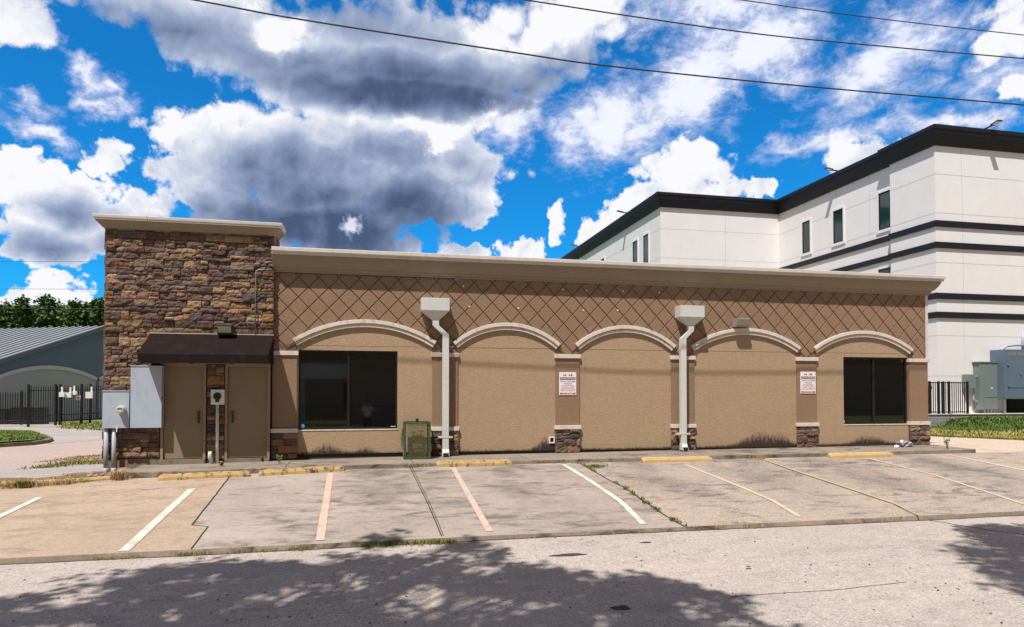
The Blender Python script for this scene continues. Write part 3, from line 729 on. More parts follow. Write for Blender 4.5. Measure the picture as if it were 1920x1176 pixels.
for i, (a, c) in enumerate(PIERS):
    mb = MB(); mb.box(a, c, YF, YF + .14, 1.45, 3.32); pr = mb.build('pier', 'field', bld)
    mb = MB(); mb.box(a - .03, c + .035, YF - .040, YF + .1, 3.268, 3.372); mb.build('pier_cap', 'trim', pr, bevel=.008)
    mb = MB(); mb.box(a - .03, c + .035, YF - .055, YF + .1, 1.435, 1.535); mb.build('pier_band', 'trim', pr, bevel=.008)
    mb = MB(); stone_rect(mb, a - .012, c + .014, ZB + .03, 1.435, YS, YS + .07, rg, .13, .19, .18, .42)
    for q in range(4):                            # returned stones on the right side
        z0, z1 = 0.83 + q * .151, .83 + (q + 1) * .151
    mb.build('stone_base', 'stone', pr)
    mb = MB(); mb.box(a, c, YS + .03, YF + .12, .5, 1.45); mb.build('base_core', 'mortar', pr)
mb = MB(); mb.box(16.0, 16.085, YF - .02, YF + .3, 3.372, 5.24); mb.build('corner_trim', 'trim', bld)
# dark footing gap
mb = MB(); mb.box(-1.66, 15.5, YP + .035, YP + .15, .5, .93); mb.build('footing', 'mortar', bld)
# arch trims: stepped section bent along the arc
for i in range(5):
    cx, cz, r, ph = ARCS[i]; mb = MB(); n = 40
    sec = [(.000, .0), (.000, -.020), (.006, -.026), (.066, -.026), (.072, -.020), (.074, -.006), (.090, -.006), (.092, -.052), (.098, -.058), (.178, -.058), (.184, -.052), (.184, .0)]
    vs = []
    for k in range(n + 1):
        t = -ph + 2 * ph * k / n
        for dr, dy_ in sec: vs.append((cx + (r + dr) * math.sin(t), YF + dy_, cz + (r + dr) * math.cos(t)))
    m_ = len(sec)
    fs = [(k * m_ + j, k * m_ + (j + 1) % m_, (k + 1) * m_ + (j + 1) % m_, (k + 1) * m_ + j) for k in range(n) for j in range(m_)]
    fs += [tuple(range(m_)), tuple(n * m_ + j for j in range(m_ - 1, -1, -1))]
    mb.add(vs, fs); mb.build('arch_trim', 'trim', bld, recalc=True)
# main cornice and its metal cap
prof = [(.0, 5.235), (.045, 5.235), (.055, 5.25), (.055, 5.285), (.075, 5.30), (.085, 5.33), (.085, 5.345), (.11, 5.36), (.15, 5.395), (.20, 5.46), (.245, 5.545), (.262, 5.60), (.262, 5.612), (0, 5.612)]
mb = MB(); mb.sweep(prof, [(-2.2, YF), (16.07, YF), (16.07, 20)]); mb.build('cornice', 'cornice', bld, recalc=True)
cap = [(.0, 5.613), (.30, 5.613), (.305, 5.62), (.305, 5.672), (.318, 5.680), (.335, 5.682), (.34, 5.69), (.34, 5.765), (.33, 5.775), (-.25, 5.80), (-.25, 5.613)]
mb = MB(); mb.sweep(cap, [(-2.2, YF), (16.07, YF), (16.07, 20)])
for x in (.2, 3.1, 6.2, 9.3, 12.2, 14.8): mb.box(x, x + .008, YF - .343, YF - .05, 5.67, 5.785)
mb.build('cornice_cap', 'cap', bld, recalc=True)
# ---- stone tower
TX0, TX1, YT = -5.74, -2.17, 16.40
mb = MB(); rg = random.Random(5)
stone_rect(mb, TX0, TX1, 3.05, 6.10, YT + .02, YT + .07, rg)
stone_rect(mb, TX0, -4.60, .93, 3.05, YT + .02, YT + .07, rg)
stone_rect(mb, -3.60, -3.235, .86, 3.05, YT + .02, YT + .07, rg)
tower = mb.build('stone_facing', 'stone', bld)
mb = MB()
mb.box(TX0 + .02, TX1 - .02, YT + .05, 16.62, 3.02, 6.12); mb.box(TX0 + .02, -4.585, YT + .05, 16.62, .90, 3.02); mb.box(-3.615, -3.22, YT + .05, 16.62, .70, 3.02); mb.box(TX0 + .02, TX1 - .02, 16.66, 17.2, .5, 6.12); mb.box(TX0 + .10, TX1 - .02, 17.2, 30, .5, 5.0)
mb.build('tower_core', 'mortar', bld)
mb = MB()                                         # stones returned along the sides of the tower
def side_stones(mb, xs, sgn, y0, y1, z0, z1, rg):
    z = z0
    while z < z1 - .02:
        h = rg.uniform(.10, .2)
        if z + h > z1 - .05: h = z1 - z
        y = y0
        while y < y1 - .02:
            w = rg.uniform(.18, .42)
            if y + w > y1 - .1: w = y1 - y
            p = rg.uniform(0, .03); mb.box(xs, xs + sgn * (.03 + p), y + .004, y + w - .004, z + .004, z + h - .004, col=stone_color(rg)); y += w
        z += h
side_stones(mb, TX0 + .02, -1, YT + .03, 17.2, .9, 6.1, rg); mb.build('side_stone', 'stone', bld, recalc=True); mb = MB(); side_stones(mb, TX1 - .02, 1, YT + .03, 17.2, 5.6, 6.1, rg)
mb.build('side_stone', 'stone', bld, recalc=True)
mb = MB(); mb.box(TX0 + .01, -4.59, YT + .06, 16.6, .5, .93); mb.build('tower_foundation', 'foundation', bld)
tp = [(.0, 6.06), (.03, 6.06), (.05, 6.075), (.10, 6.13), (.15, 6.19), (.165, 6.21), (.165, 6.222), (0, 6.222)]
mb = MB(); mb.sweep(tp, [(TX0, 17.05), (TX0, YT + .02), (TX1, YT + .02), (TX1, 16.95)]); mb.build('tower_cornice', 'cornice', bld, recalc=True)
tc = [(.0, 6.223), (.185, 6.223), (.185, 6.26), (.20, 6.265), (.205, 6.32), (.195, 6.33), (-.25, 6.34), (-.25, 6.223)]
mb = MB(); mb.sweep(tc, [(TX0, 17.05), (TX0, YT + .02), (TX1, YT + .02), (TX1, 16.95)]); mb.box(-4.86, -4.852, YT - .19, YT, 6.22, 6.345); mb.build('tower_cap', 'cap', bld, recalc=True)
# ---- windows
def window(w, mull, stickers):
    x0, x1, z0, z1 = w; fr = MB(); yg = YP + .09
    for a, c, e, f in ((x0, x1, z0, z0 + .045), (x0, x1, z1 - .05, z1), (x0, x0 + .045, z0 + .045, z1 - .05), (x1 - .045, x1, z0 + .045, z1 - .05), (mull - .028, mull + .028, z0 + .045, z1 - .05)):
        fr.box(a, c, yg - .035, yg + .05, e, f)
    o = fr.build('window', 'bronze', bld)
    for a, c in ((x0 + .045, mull - .028), (mull + .028, x1 - .045)):
        p = MB(); p.box(a, c, yg, yg + .012, z0 + .045, z1 - .05); p.build('pane', 'glass', o)
    s_ = MB(); s_.box(x0 - .005, x1 + .01, YP - .012, yg - .03, z0 - .028, z0 - .002); s_.build('sill', 'trim', o)
    return o
w1 = window(W1, -.46, None); w2 = window(W2, 14.30, None)
mb = MB(); p = at(567.5, 799, YP + .088); mb.tube([(p.x, YP + .084, p.z), (p.x, YP + .0895, p.z)], .048, 16); mb.build('sticker', 'bluebit', w1)
mb = MB(); p = at(737, 800.5, YP + .088); mb.box(p.x - .06, p.x + .06, YP + .084, YP + .0895, p.z - .02, p.z + .02); mb.build('sticker', 'white', w1)
mb = MB(); p = at(1580.5, 791, YP + .088); mb.box(p.x - .05, p.x + .05, YP + .084, YP + .0895, p.z - .03, p.z + .03); mb.build('sticker', 'white', w2)
# ---- service doors
for (x0, x1, hside) in ((-4.575, -3.625, 1), (-3.215, -2.235, -1)):
    fr = MB(); yd = 16.47; zb, zt = .87, 2.975
    fr.box(x0, x0 + .055, yd - .06, yd + .06, zb - .05, zt + .07); fr.box(x1 - .055, x1, yd - .06, yd + .06, zb - .05, zt + .07); fr.box(x0 + .055, x1 - .055, yd - .06, yd + .06, zt - .005, zt + .07)
    fo = fr.build('door_frame', 'doorframe', bld)
    d = MB(); d.box(x0 + .062, x1 - .062, yd - .012, yd + .03, zb + .012, zt - .012); do = d.build('door', 'door', fo)
    hx = x1 - .16 if hside > 0 else x0 + .16
    h = MB(); h.tube([(hx, yd - .014, 1.93), (hx, yd - .045, 1.93)], .036, 14); h.box(hx - .022, hx + .022, yd - .03, yd - .013, 1.68, 1.90); h.tube([(hx, yd - .07, 1.72), (hx, yd - .075, 1.86)], .012, 8); h.tube([(hx, yd - .07, 1.72), (hx, yd - .02, 1.72)], .01, 8); h.tube([(hx, yd - .075, 1.86), (hx, yd - .02, 1.86)], .01, 8)
    h.build('handle', 'lampbody', do)
    h = MB(); xh = x0 + .058 if hside > 0 else x1 - .058
    for zz in (1.1, 1.9, 2.72):
        h = MB(); h.tube([(xh, yd - .018, zz), (xh, yd - .018, zz + .1)], .010, 8); h.build('hinge', 'doorframe', do)
    s_ = MB(); s_.box(x0 - (.03 if hside > 0 else 0), x1, 16.37 if hside > 0 else 16.42, 16.66, .6, zb - .004); s_.build('door_step', 'foundation', bld)
mb = MB(); mb.box(-4.58, -2.22, 16.64, 16.66, .6, 3.1); mb.build('door_backing', 'mortar', bld)
mb = MB(); mb.box(-4.59, -2.20, 16.40, 16.64, 3.046, 3.06); mb.build('door_soffit', 'doorframe', bld)
# ---- awning
mb = MB(); ax0, ax1, ay, af = -4.80, -2.155, YT - .01, 15.57
n = 10
for k in range(n):
    u0, u1 = k / n, (k + 1) / n; xa, xb = lerp(ax0, ax1, u0), lerp(ax0, ax1, u1)
    for j in range(6):
        def pt(x, w):
            sag = -.022 * math.sin(math.pi * w) * (1 - .6 * abs(math.cos(math.pi * (x - ax0) / (ax1 - ax0) * 4)))
            return (x, lerp(ay, af, w), lerp(3.725, 3.215, w) + sag)
        mb.quad(pt(xa, j / 6), pt(xa, (j + 1) / 6), pt(xb, (j + 1) / 6), pt(xb, j / 6))
    def vz(x): return 3.03 + .012 * mnoise.noise(Vector((x * 3, 0, 8)))
    mb.quad((xa, af, 3.215), (xa, af - .004, vz(xa)), (xb, af - .004, vz(xb)), (xb, af, 3.215))
    mb.quad((xa, af + .012, 3.20), (xb, af + .012, 3.20), (xb, af + .010, vz(xb)), (xa, af + .010, vz(xa)))
for x in (ax0, ax1): mb.add([(x, ay, 3.725), (x, af, 3.215), (x, af, 3.03), (x, ay, 3.03)], [(0, 1, 2, 3)])
mb.quad((ax0, ay, 3.71), (ax1, ay, 3.71), (ax1, af + .01, 3.20), (ax0, af + .01, 3.20))
aw = mb.build('awning', 'awning', bld)
mb = MB()
mb.tube([(ax0, af + .02, 3.04), (ax1, af + .02, 3.04)], .014, 8); mb.tube([(ax0, af + .02, 3.20), (ax1, af + .02, 3.20)], .014, 8)
for x in (ax0 + .02, -3.9, -3.05, ax1 - .02): mb.tube([(x, ay - .02, 3.69), (x, af + .03, 3.19), (x, af + .03, 3.05), (x, ay - .02, 3.05)], .012, 6)
mb.build('awning_frame', 'black', aw)
mb = MB(); mb.box(ax0, ax1, ay - .012, ay + .03, 3.722, 3.738); mb.build('awning_flashing', 'cap', aw)
# ---- scuppers with downspouts
def downspout(sx0, sx1, nx, px_, low):
    mb = MB(); yf = 16.20
    mb.box(sx0, sx1, yf, YF - .002, 4.385, 4.69)
    top = [(sx0, yf, 4.384), (sx1, yf, 4.384), (sx1, YF - .002, 4.384), (sx0, YF - .002, 4.384)]
    w = .078; yb0, yb1 = 16.30, 16.42
    bot = [(nx - w, yb0, 4.16), (nx + w, yb0, 4.16), (nx + w, yb1, 4.16), (nx - w, yb1, 4.16)]
    mb.hexa(bot + top)
    sp = mb.build('scupper_box', 'whitepaint', None, bevel=.006)
    mb = MB()
    def seg(xa, za, xb, zb): mb.hexa([(xb - w, yb0, zb), (xb + w, yb0, zb), (xb + w, yb1, zb), (xb - w, yb1, zb), (xa - w, yb0, za), (xa + w, yb0, za), (xa + w, yb1, za), (xa - w, yb1, za)])
    seg(nx, 4.158, nx, 4.03); seg(nx, 4.029, px_, 3.81); seg(px_, 3.809, px_, low + .16)
    ds = mb.build('downspout', 'whitepaint', bld, bevel=.005)
    me = sp.data; me.transform(Matrix.Translation(-bld.location)); sp.parent = ds
    mb = MB(); mb.box(px_ - .17, px_ + .17, yb0 - .006, yb0 - .002, 1.27, 1.31); mb.box(px_ - .17, px_ - .086, yb0 - .002, YS - .01, 1.27, 1.31); mb.box(px_ + .086, px_ + .17, yb0 - .002, YS - .01, 1.27, 1.31); mb.build('strap', 'whitepaint', ds)
    mb = MB()
    mb.hexa([(px_ - w - .004, yb0 - .10, low), (px_ + w + .004, yb0 - .10, low), (px_ + w + .004, yb1, low), (px_ - w - .004, yb1, low), (px_ - w - .004, yb0 - .005, low + .17), (px_ + w + .004, yb0 - .005, low + .17), (px_ + w + .004, yb1, low + .17), (px_ - w - .004, yb1, low + .17)])
    mb.build('outlet_shoe', 'whitepaint', ds, bevel=.004)
    mb = MB(); mb.hexa([(px_ - w + .008, yb0 - .103, low + .004), (px_ + w - .008, yb0 - .103, low + .004), (px_ + w - .008, yb0, low + .004), (px_ - w + .008, yb0, low + .004), (px_ - w + .008, yb0 - .066, low + .08), (px_ + w - .008, yb0 - .066, low + .08), (px_ + w - .008, yb0, low + .08), (px_ - w + .008, yb0, low + .08)]); mb.build('outlet_mouth', 'darkhole', ds)
    return ds
downspout(1.262, 1.945, 1.62, 1.865, .83); downspout(8.055, 8.745, 8.41, 8.185, .86)
# thin conduit and junction box under the cornice
mb = MB(); z = 5.215
mb.tube([(-2.56, YT - .03, 3.75), (-2.56, YT - .03, 5.15), (-2.545, YT - .03, 5.22), (-2.49, YT - .03, 5.255), (-2.2, YT - .03, 5.255)], .012, 8); cd = mb.build('conduit', 'galv', bld, smooth=True)
mb = MB(); mb.tube([(-2.18, YF - .02, 5.225), (2.1, YF - .02, 5.225)], .010, 6); mb.build('cable', 'lampbody', bld)
mb = MB(); mb.box(2.10, 2.22, YF - .07, YF, 5.17, 5.255); mb.build('junction_box', 'galv', bld, bevel=.006)
#== FIXTURES ==
def floodlamp(x, z, w, yw, label, body):
    t = thing('wall_floodlight', (x, yw, z), label, 'light', 'floodlights on the tan building')
    mb = MB(); d = .27; y0 = yw - d; z1, z0 = z + .235, z
    prof = [(yw, z1), (y0, z1), (y0 - .0, z1 - .03), (y0 + .05, z0 + .035), (y0 + .10, z0), (yw, z0 + .02)]
    vs = [(x - w / 2, a, c) for a, c in prof] + [(x + w / 2, a, c) for a, c in prof]; n = len(prof)
    mb.add(vs, [tuple(range(n)), tuple(range(2 * n - 1, n - 1, -1))] + [(i, n + i, n + (i + 1) % n, (i + 1) % n) for i in range(n)])
    mb.build('housing', body, t, bevel=.012)
    mb = MB(); a = .03
    mb.quad((x - w / 2 + a, y0 + .0005, z1 - .05), (x + w / 2 - a, y0 + .0005, z1 - .05), (x + w / 2 - a, y0 + .040, z0 + .05), (x - w / 2 + a, y0 + .040, z0 + .05))
    for k in range(9):
        xx = lerp(x - w / 2 + a, x + w / 2 - a, k / 8); mb.tube([(xx, y0 - .001, z1 - .052), (xx, y0 + .038, z0 + .052)], .004, 5)
    mb.build('lens', 'lens', t)
    mb = MB(); mb.box(x - .06, x + .06, yw - .06, yw + .02, z + .03, z + .17); mb.build('mounting_bracket', 'lampbody', t)
    return t
floodlamp(-3.19, 3.70, .33, YT, 'dark wall floodlight on the stone tower just above the brown awning', 'lampbody')
floodlamp(9.95, 4.16, .39, YF, 'weathered grey floodlight on the diamond wall above the fourth arch', 'lampbody2')

def cabinet(name, x0, x1, z0, z1, yf, yb, label):
    t = thing(name, ((x0 + x1) / 2, yb, z0), label, 'electrical box', 'grey electrical boxes on the stone tower')
    mb = MB(); mb.box(x0 + .012, x1 - .012, yf + .014, yb, z0 + .012, z1 - .02); mb.build('housing', 'greymetal', t, bevel=.004)
    mb = MB(); mb.box(x0, x1, yf, yf + .013, z0, z1 - .022); mb.build('cover', 'greymetal', t, bevel=.005)
    mb = MB(); mb.box(x0 - .006, x1 + .006, yf - .012, yb, z1 - .02, z1); mb.build('rain_hood', 'greymetal', t, bevel=.004)
    return t
c2 = cabinet('switch_cabinet', -5.135, -4.50, 1.60, 2.985, 16.21, YT + .03, 'tall grey electrical cabinet beside the left door, red handle on its side')
mb = MB(); mb.box(-4.511, -4.45, 16.25, 16.28, 2.24, 2.28); mb.tube([(-4.45, 16.265, 2.26), (-4.43, 16.23, 2.20)], .014, 8); mb.build('handle', 'red', c2)
mb = MB(); p = at(274, 737, 16.21); mb.box(p.x - .035, p.x + .035, 16.2085, 16.211, p.z - .065, p.z + .065); mb.build('data_plate', 'conduit', c2)
c1 = cabinet('meter_cabinet', -5.70, -5.165, 1.60, 2.43, 16.23, YT + .03, 'low grey meter cabinet with round electric meter at the tower corner')
p = at(227, 768, 16.17)
mb = MB(); mb.tube([(p.x, 16.23, p.z), (p.x, 16.18, p.z), (p.x, 16.175, p.z), (p.x, 16.10, p.z), (p.x, 16.085, p.z)], [.088, .088, .075, .075, .06], 24); m1 = mb.build('meter', 'meterglass', c1, smooth=False)
mb = MB(); mb.box(p.x - .045, p.x + .045, 16.082, 16.0855, p.z + .005, p.z + .03); mb.build('display', 'black', m1)
for cx in (-5.645, -5.485):
    mb = MB(); mb.tube([(cx, 16.31, 1.61), (cx, 16.31, .58)], .046, 14, ); mb.tube([(cx, 16.31, .72), (cx, 16.31, .60)], .054, 14); mb.build('conduit', 'conduit', c1, smooth=True)
mb = MB(); mb.box(-5.42, -5.38, 16.20, 16.228, 1.585, 1.63); mb.box(-5.41, -5.39, 16.205, 16.215, 1.52, 1.585); mb.build('seal_tag', 'white', c1)

v = thing('fan_vent', (-3.36, YT, .75), 'white square vent with round black fan on a white pipe between the doors', 'vent')
mb = MB(); mb.box(-3.50, -3.215, YT - .09, YT + .02, 2.11, 2.455); mb.build('panel', 'white', v, bevel=.01)
mb = MB(); mb.tube([(-3.36, YT - .115, 2.30), (-3.36, YT - .085, 2.30)], .085, 20); mb.box(-3.40, -3.32, YT - .10, YT - .088, 2.165, 2.225); mb.build('fan', 'black', v)
mb = MB(); mb.tube([(-3.365, YT - .05, 2.11), (-3.36, YT - .05, .76)], .033, 12); mb.build('pipe', 'white', v, smooth=True)
pu = thing('cleanout_pipe', (-3.49, 16.28, .75), 'short white bent pipe at the foot of the stone between the doors', 'pipe')
mb = MB(); mb.tube([(-3.48, 16.30, .755), (-3.48, 16.30, .84)], .032, 12); mb.build('riser', 'white', pu, smooth=True)
mb = MB(); pts = [(-3.48, 16.30, .84), (-3.48, 16.28, .87), (-3.485, 16.24, .90), (-3.485, 16.23, 1.0), (-3.485, 16.235, 1.05)]; mb.tube(pts, [.04, .045, .045, .045, .035], 12); mb.build('hood', 'white', pu, smooth=True)

dv = thing('dryer_vent', (4.63, YP, 1.17), 'small white square wall vent beside the middle pier base', 'vent')
mb = MB()
for a, c, e, f in ((-.075, .075, -.085, -.055), (-.075, .075, .055, .085), (-.075, -.045, -.055, .055), (.045, .075, -.055, .055)): mb.box(4.63 + a, 4.63 + c, YP - .035, YP + .01, 1.165 + e, 1.165 + f)
mb.build('frame', 'white', dv)
mb = MB(); mb.box(4.585, 4.675, YP - .006, YP + .01, 1.11, 1.22); mb.build('opening', 'darkhole', dv)

# ---- parking signs
def text_mesh(body, size, x, z, y, mat, parent, name='lettering', width=None):
    cu = bpy.data.curves.new(name, 'FONT'); cu.body = body; cu.size = size; cu.align_x = 'CENTER'; cu.align_y = 'CENTER'; cu.offset = size * .012
    tmp = bpy.data.objects.new('tmp', cu); COL.objects.link(tmp)
    dg = bpy.context.evaluated_depsgraph_get(); me = bpy.data.meshes.new_from_object(tmp.evaluated_get(dg))
    bpy.data.objects.remove(tmp)
    xs = [v.co.x for v in me.vertices]; w = max(xs) - min(xs); k = (width / w) if width else 1.0; mx = (max(xs) + min(xs)) / 2
    off = Vector((0, 0, 0)); q = parent
    while q is not None: off += q.location; q = q.parent
    for v_ in me.vertices:
        X, Z = (v_.co.x - mx) * k, v_.co.y
        v_.co = Vector((x + X, y, z + Z)) - off
    me.materials.append(M[mat]); o = bpy.data.objects.new(name, me); COL.objects.link(o); o.parent = parent
    return o
def tow_truck(mb, x, z, s, y):
    def bx(a, c, e, f): mb.box(x + a * s, x + c * s, y - .0004, y + .002, z + e * s, z + f * s)
    bx(-.05, .05, 0, .018); bx(.005, .045, .018, .045); bx(-.05, -.01, .018, .026)
    mb.hexa([(x - .045 * s, y - .0004, z + .026 * s), (x - .03 * s, y - .0004, z + .026 * s), (x - .03 * s, y + .002, z + .026 * s), (x - .045 * s, y + .002, z + .026 * s), (x - .06 * s, y - .0004, z + .055 * s), (x - .052 * s, y - .0004, z + .058 * s), (x - .052 * s, y + .002, z + .058 * s), (x - .06 * s, y + .002, z + .055 * s)])
    for cx in (-.028, .030): mb.tube([(x + cx * s, y - .0008, z), (x + cx * s, y + .002, z)], .012 * s, 10)
def sign(px0, py0, px1, py1, label, last):
    a, c = at(px0, py0, YF - .015), at(px1, py1, YF - .015); cx, cz = (a.x + c.x) / 2, (a.z + c.z) / 2; w, h = c.x - a.x, a.z - c.z
    t = thing('parking_sign', (cx, YF, cz - h / 2), label, 'sign', 'towing signs on the piers'); y = YF - .016
    mb = MB(); mb.box(cx - w / 2, cx + w / 2, y, YF - .001, cz - h / 2, cz + h / 2); mb.build('plate', 'signwhite', t, bevel=.002)
    y -= .0018
    def zz(f): return cz + h / 2 - f * h
    for sx_, ks in ((-.17, 1.8), (.17, 2.1)): mb = MB(); tow_truck(mb, cx + w * sx_, zz(.15), w * ks, y); mb.build('truck_emblem', 'signred', t)
    mb = MB(); mb.box(cx - w * .455, cx + w * .455, y, y + .0012, zz(.335), zz(.22)); mb.build('red_banner', 'signpurple', t)
    mb = MB(); mb.box(cx - w * .455, cx + w * .455, y, y + .0012, zz(.965), zz(.895)); mb.build('number_banner', 'signred', t)
    text_mesh('TOWING ENFORCED', h * .085, cx, zz(.278), y - .0006, 'signwhite', t, width=w * .84)
    text_mesh('TENANT CUSTOMER', h * .085, cx, zz(.41), y, 'signpurple', t, width=w * .90)
    text_mesh('PARKING', h * .08, cx, zz(.505), y, 'signpurple', t, width=w * .46)
    for i, (s_, k) in enumerate((('UNAUTHORIZED VEHICLES', .72), ("WILL BE TOWED AT OWNER'S", .80), ("OR OPERATOR'S EXPENSE", .70), ('24 HOURS A DAY 7 DAYS A WEEK', .90), ('VEHICLE MAY BE RECOVERED AT', .84))):
        text_mesh(s_, h * .048, cx, zz(.585 + i * .056), y, 'signred', t, width=w * k)
    text_mesh('281-397-2426', h * .07, cx, zz(.93), y - .0006, 'signwhite', t, width=w * .6)
    return t
sign(1048.5, 698, 1080.5, 741, 'red and white towing sign on the pier between the second and third arches', 0)
sign(1501, 697, 1529.5, 738, 'red and white towing sign on the pier left of the right hand window', 0)

# ---- valve cage
cg = thing('valve_cage', (1.14, 16.1, .81), 'rusty green mesh cage over pipes on the sidewalk by the left window', 'cage')
cx0, cx1, cy0, cy1, cz0, cz1 = .835, 1.465, 15.90, 16.42, .815, 1.69
mb = MB(); t_ = .05
for x in (cx0, cx1 - t_):
    for y in (cy0, cy1 - t_): mb.box(x, x + t_, y, y + t_, cz0, cz1)
for y in (cy0, cy1 - t_):
    for z in (cz0, cz1 - t_): mb.box(cx0 + t_, cx1 - t_, y + .002, y + t_ - .002, z, z + t_)
for x in (cx0, cx1 - t_):
    for z in (cz0, cz1 - t_): mb.box(x + .002, x + t_ - .002, cy0 + t_, cy1 - t_, z, z + t_)
mb.build('frame', 'greenframe', cg)
def mesh_panel(P, n1, n2, bow=0.0):               # expanded metal as crossing strands; P(u,v)->point
    mb = MB(); k = 26
    for i in range(-k, k + 1):
        for sgn in (1, -1):
            pts = []
            for j in range(9):
                vv = j / 8; uu = i / k * 1.0 + (vv * 1.1 if sgn > 0 else -vv * 1.1) + (0 if sgn > 0 else 1.0)
                if 0 <= uu <= 1: pts.append(P(uu, vv))
            if len(pts) > 1: mb.tube(pts, .0027, 4, cap=False)
    return mb
mesh_panel(lambda u, v: (lerp(cx0 + .04, cx1 - .04, u), cy0 + .022, lerp(cz0 + .04, cz1 - .04, v)), 0, 0).build('mesh_panel', 'mesh', cg)
mesh_panel(lambda u, v: (cx0 + .022 - .085 * math.sin(math.pi * u) * math.sin(math.pi * v), lerp(cy0 + .04, cy1 - .04, u), lerp(cz0 + .04, cz1 - .04, v)), 0, 0).build('mesh_panel', 'mesh', cg)
mesh_panel(lambda u, v: (lerp(cx0 + .04, cx1 - .04, u), lerp(cy0 + .04, cy1 - .04, v), cz1 - .02), 0, 0).build('mesh_panel', 'mesh', cg)
mesh_panel(lambda u, v: (cx1 - .022, lerp(cy0 + .04, cy1 - .04, u), lerp(cz0 + .04, cz1 - .04, v)), 0, 0).build('mesh_panel', 'mesh', cg)
mb = MB(); mb.box(1.11, 1.18, cy0 + .01, cy0 + .05, cz1 + .001, cz1 + .075); mb.build('lock_tab', 'black', cg)
mb = MB(); mb.tube([(1.0, 16.15, .81), (1.0, 16.15, 1.28), (1.03, 16.15, 1.34), (1.30, 16.15, 1.34), (1.33, 16.15, 1.28), (1.33, 16.15, .81)], .024, 10); mb.tube([(1.0, 16.15, 1.05), (1.33, 16.15, 1.05)], .03, 10)
mb.tube([(1.08, 16.13, 1.34), (1.08, 16.13, 1.44)], .012, 8); mb.tube([(1.03, 16.13, 1.44), (1.13, 16.13, 1.44)], .014, 8); mb.tube([(1.25, 16.13, 1.34), (1.25, 16.13, 1.46)], .012, 8); mb.tube([(1.20, 16.13, 1.46), (1.30, 16.13, 1.46)], .014, 8); mb.tube([(1.14, 16.13, 1.34), (1.19, 16.13, 1.34)], .05, 10); mb.build('valve_pipes', 'pipe', cg, smooth=True)

# ---- crumpled foil by the corner pier
mb = MB(); q = at(1694, 838, 16.2); rg = random.Random(3); vs = []
mb.blob((q.x, 16.2, zw(q.x) + .07), (.22, .14, .085), 14, 9, 1.1, 4)
o = mb.build('foil_bag', 'foil'); tag(o, 'crumpled silver foil bag on the sidewalk beside the right end pier', 'litter')
mb = MB(); q = at(1607, 843, 15.9); mb.blob((q.x, 15.9, zw(q.x) + .02), (.09, .05, .018), 8, 5, .7, 2); o = mb.build('blue_wrapper', 'bluebit'); tag(o, 'flat blue plastic wrapper on the sidewalk below the right window', 'litter')
mb = MB(); q = road(842, 1019); mb.box(q.x - .06, q.x + .06, q.y - .02, q.y + .02, ZS + .012, ZS + .026); o = mb.build('crushed_bottle', 'bluebit', bevel=.006); tag(o, 'small blue plastic scrap lying on the road near the slab edge', 'litter')
mb = MB(); q = lot(1049, 868); mb.blob((q.x, q.y, q.z + .03), (.06, .05, .03), 8, 6, .6, 6); o = mb.build('paper_scrap', 'white'); tag(o, 'white paper scrap at the head of the stripe by the middle pier', 'litter')

#== WHEEL STOPS ==
def wheel_stop(pa, pb, h, mat, label, worn):
    a, c = lot(*pa), lot(*pb); d = (c - a); d.z = 0; L = d.length; d.normalize(); nrm = Vector((-d.y, d.x, 0))
    if nrm.y < 0: nrm = -nrm
    n = max(8, int(L / .07)); prof = [(0, 0), (.005, h * .55), (.035, h), (.125, h), (.155, h * .55), (.16, 0)]
    vs = []; m_ = len(prof)
    for i in range(n + 1):
        t = i / n; p = a.lerp(c, t); end = min(i, n - i); k = .72 if end == 0 else 1.0
        for w, z in prof:
            jj = .5 * worn * mnoise.noise(Vector((t * L * 7, w * 30, a.x))) + .5 * worn * mnoise.noise(Vector((t * L * 19, w * 40, a.x + 5)))
            q = p + nrm * (w + jj * .5 - (0 if z else .0)) + d * (0); vs.append((q.x, q.y, zl(q.x, q.y) - .004 + z * k + (jj if z else 0)))
    mb = MB(); fs = [(i * m_ + j, (i + 1) * m_ + j, (i + 1) * m_ + j + 1, i * m_ + j + 1) for i in range(n) for j in range(m_ - 1)] + [tuple(range(m_ - 1, -1, -1)), tuple(n * m_ + j for j in range(m_))]
    mb.add(vs, fs); o = mb.build('wheel_stop', mat, recalc=True)
    return tag(o, label, 'wheel stop', 'yellow concrete wheel stops along the sidewalk')
wheel_stop((296, 902), (467, 894), .115, 'stopyellow', 'battered yellow wheel stop in front of the left service door', .02)
wheel_stop((485, 893), (645, 884), .11, 'stopyellow', 'battered yellow wheel stop below the stone base right of the doors', .02)
wheel_stop((819, 876), (960, 873.5), .125, 'stopyellow', 'chipped yellow wheel stop in front of the left downspout', .016)
wheel_stop((1206, 868.5), (1336, 865.5), .12, 'stopyellow2', 'clean yellow wheel stop in front of the right downspout', .006)
wheel_stop((1558, 860), (1676, 857), .125, 'stopyellow2', 'smooth yellow wheel stop in front of the right hand window', .006)
# yellow painted curb at the far left
pts = [lot(0, 917), lot(80, 912), lot(160, 904), lot(236, 896)]; mb = MB(); P = [(p.x, p.y) for p in pts]
mb.sweep([(-.01, .45), (0, .62), (-.03, .665), (-.14, .665), (-.15, .45)], [(p[0], p[1]) for p in P]); o = mb.build('yellow_curb', 'stopyellow2', recalc=True); tag(o, 'low yellow painted curb with straw growing over it left of the sidewalk', 'curb')

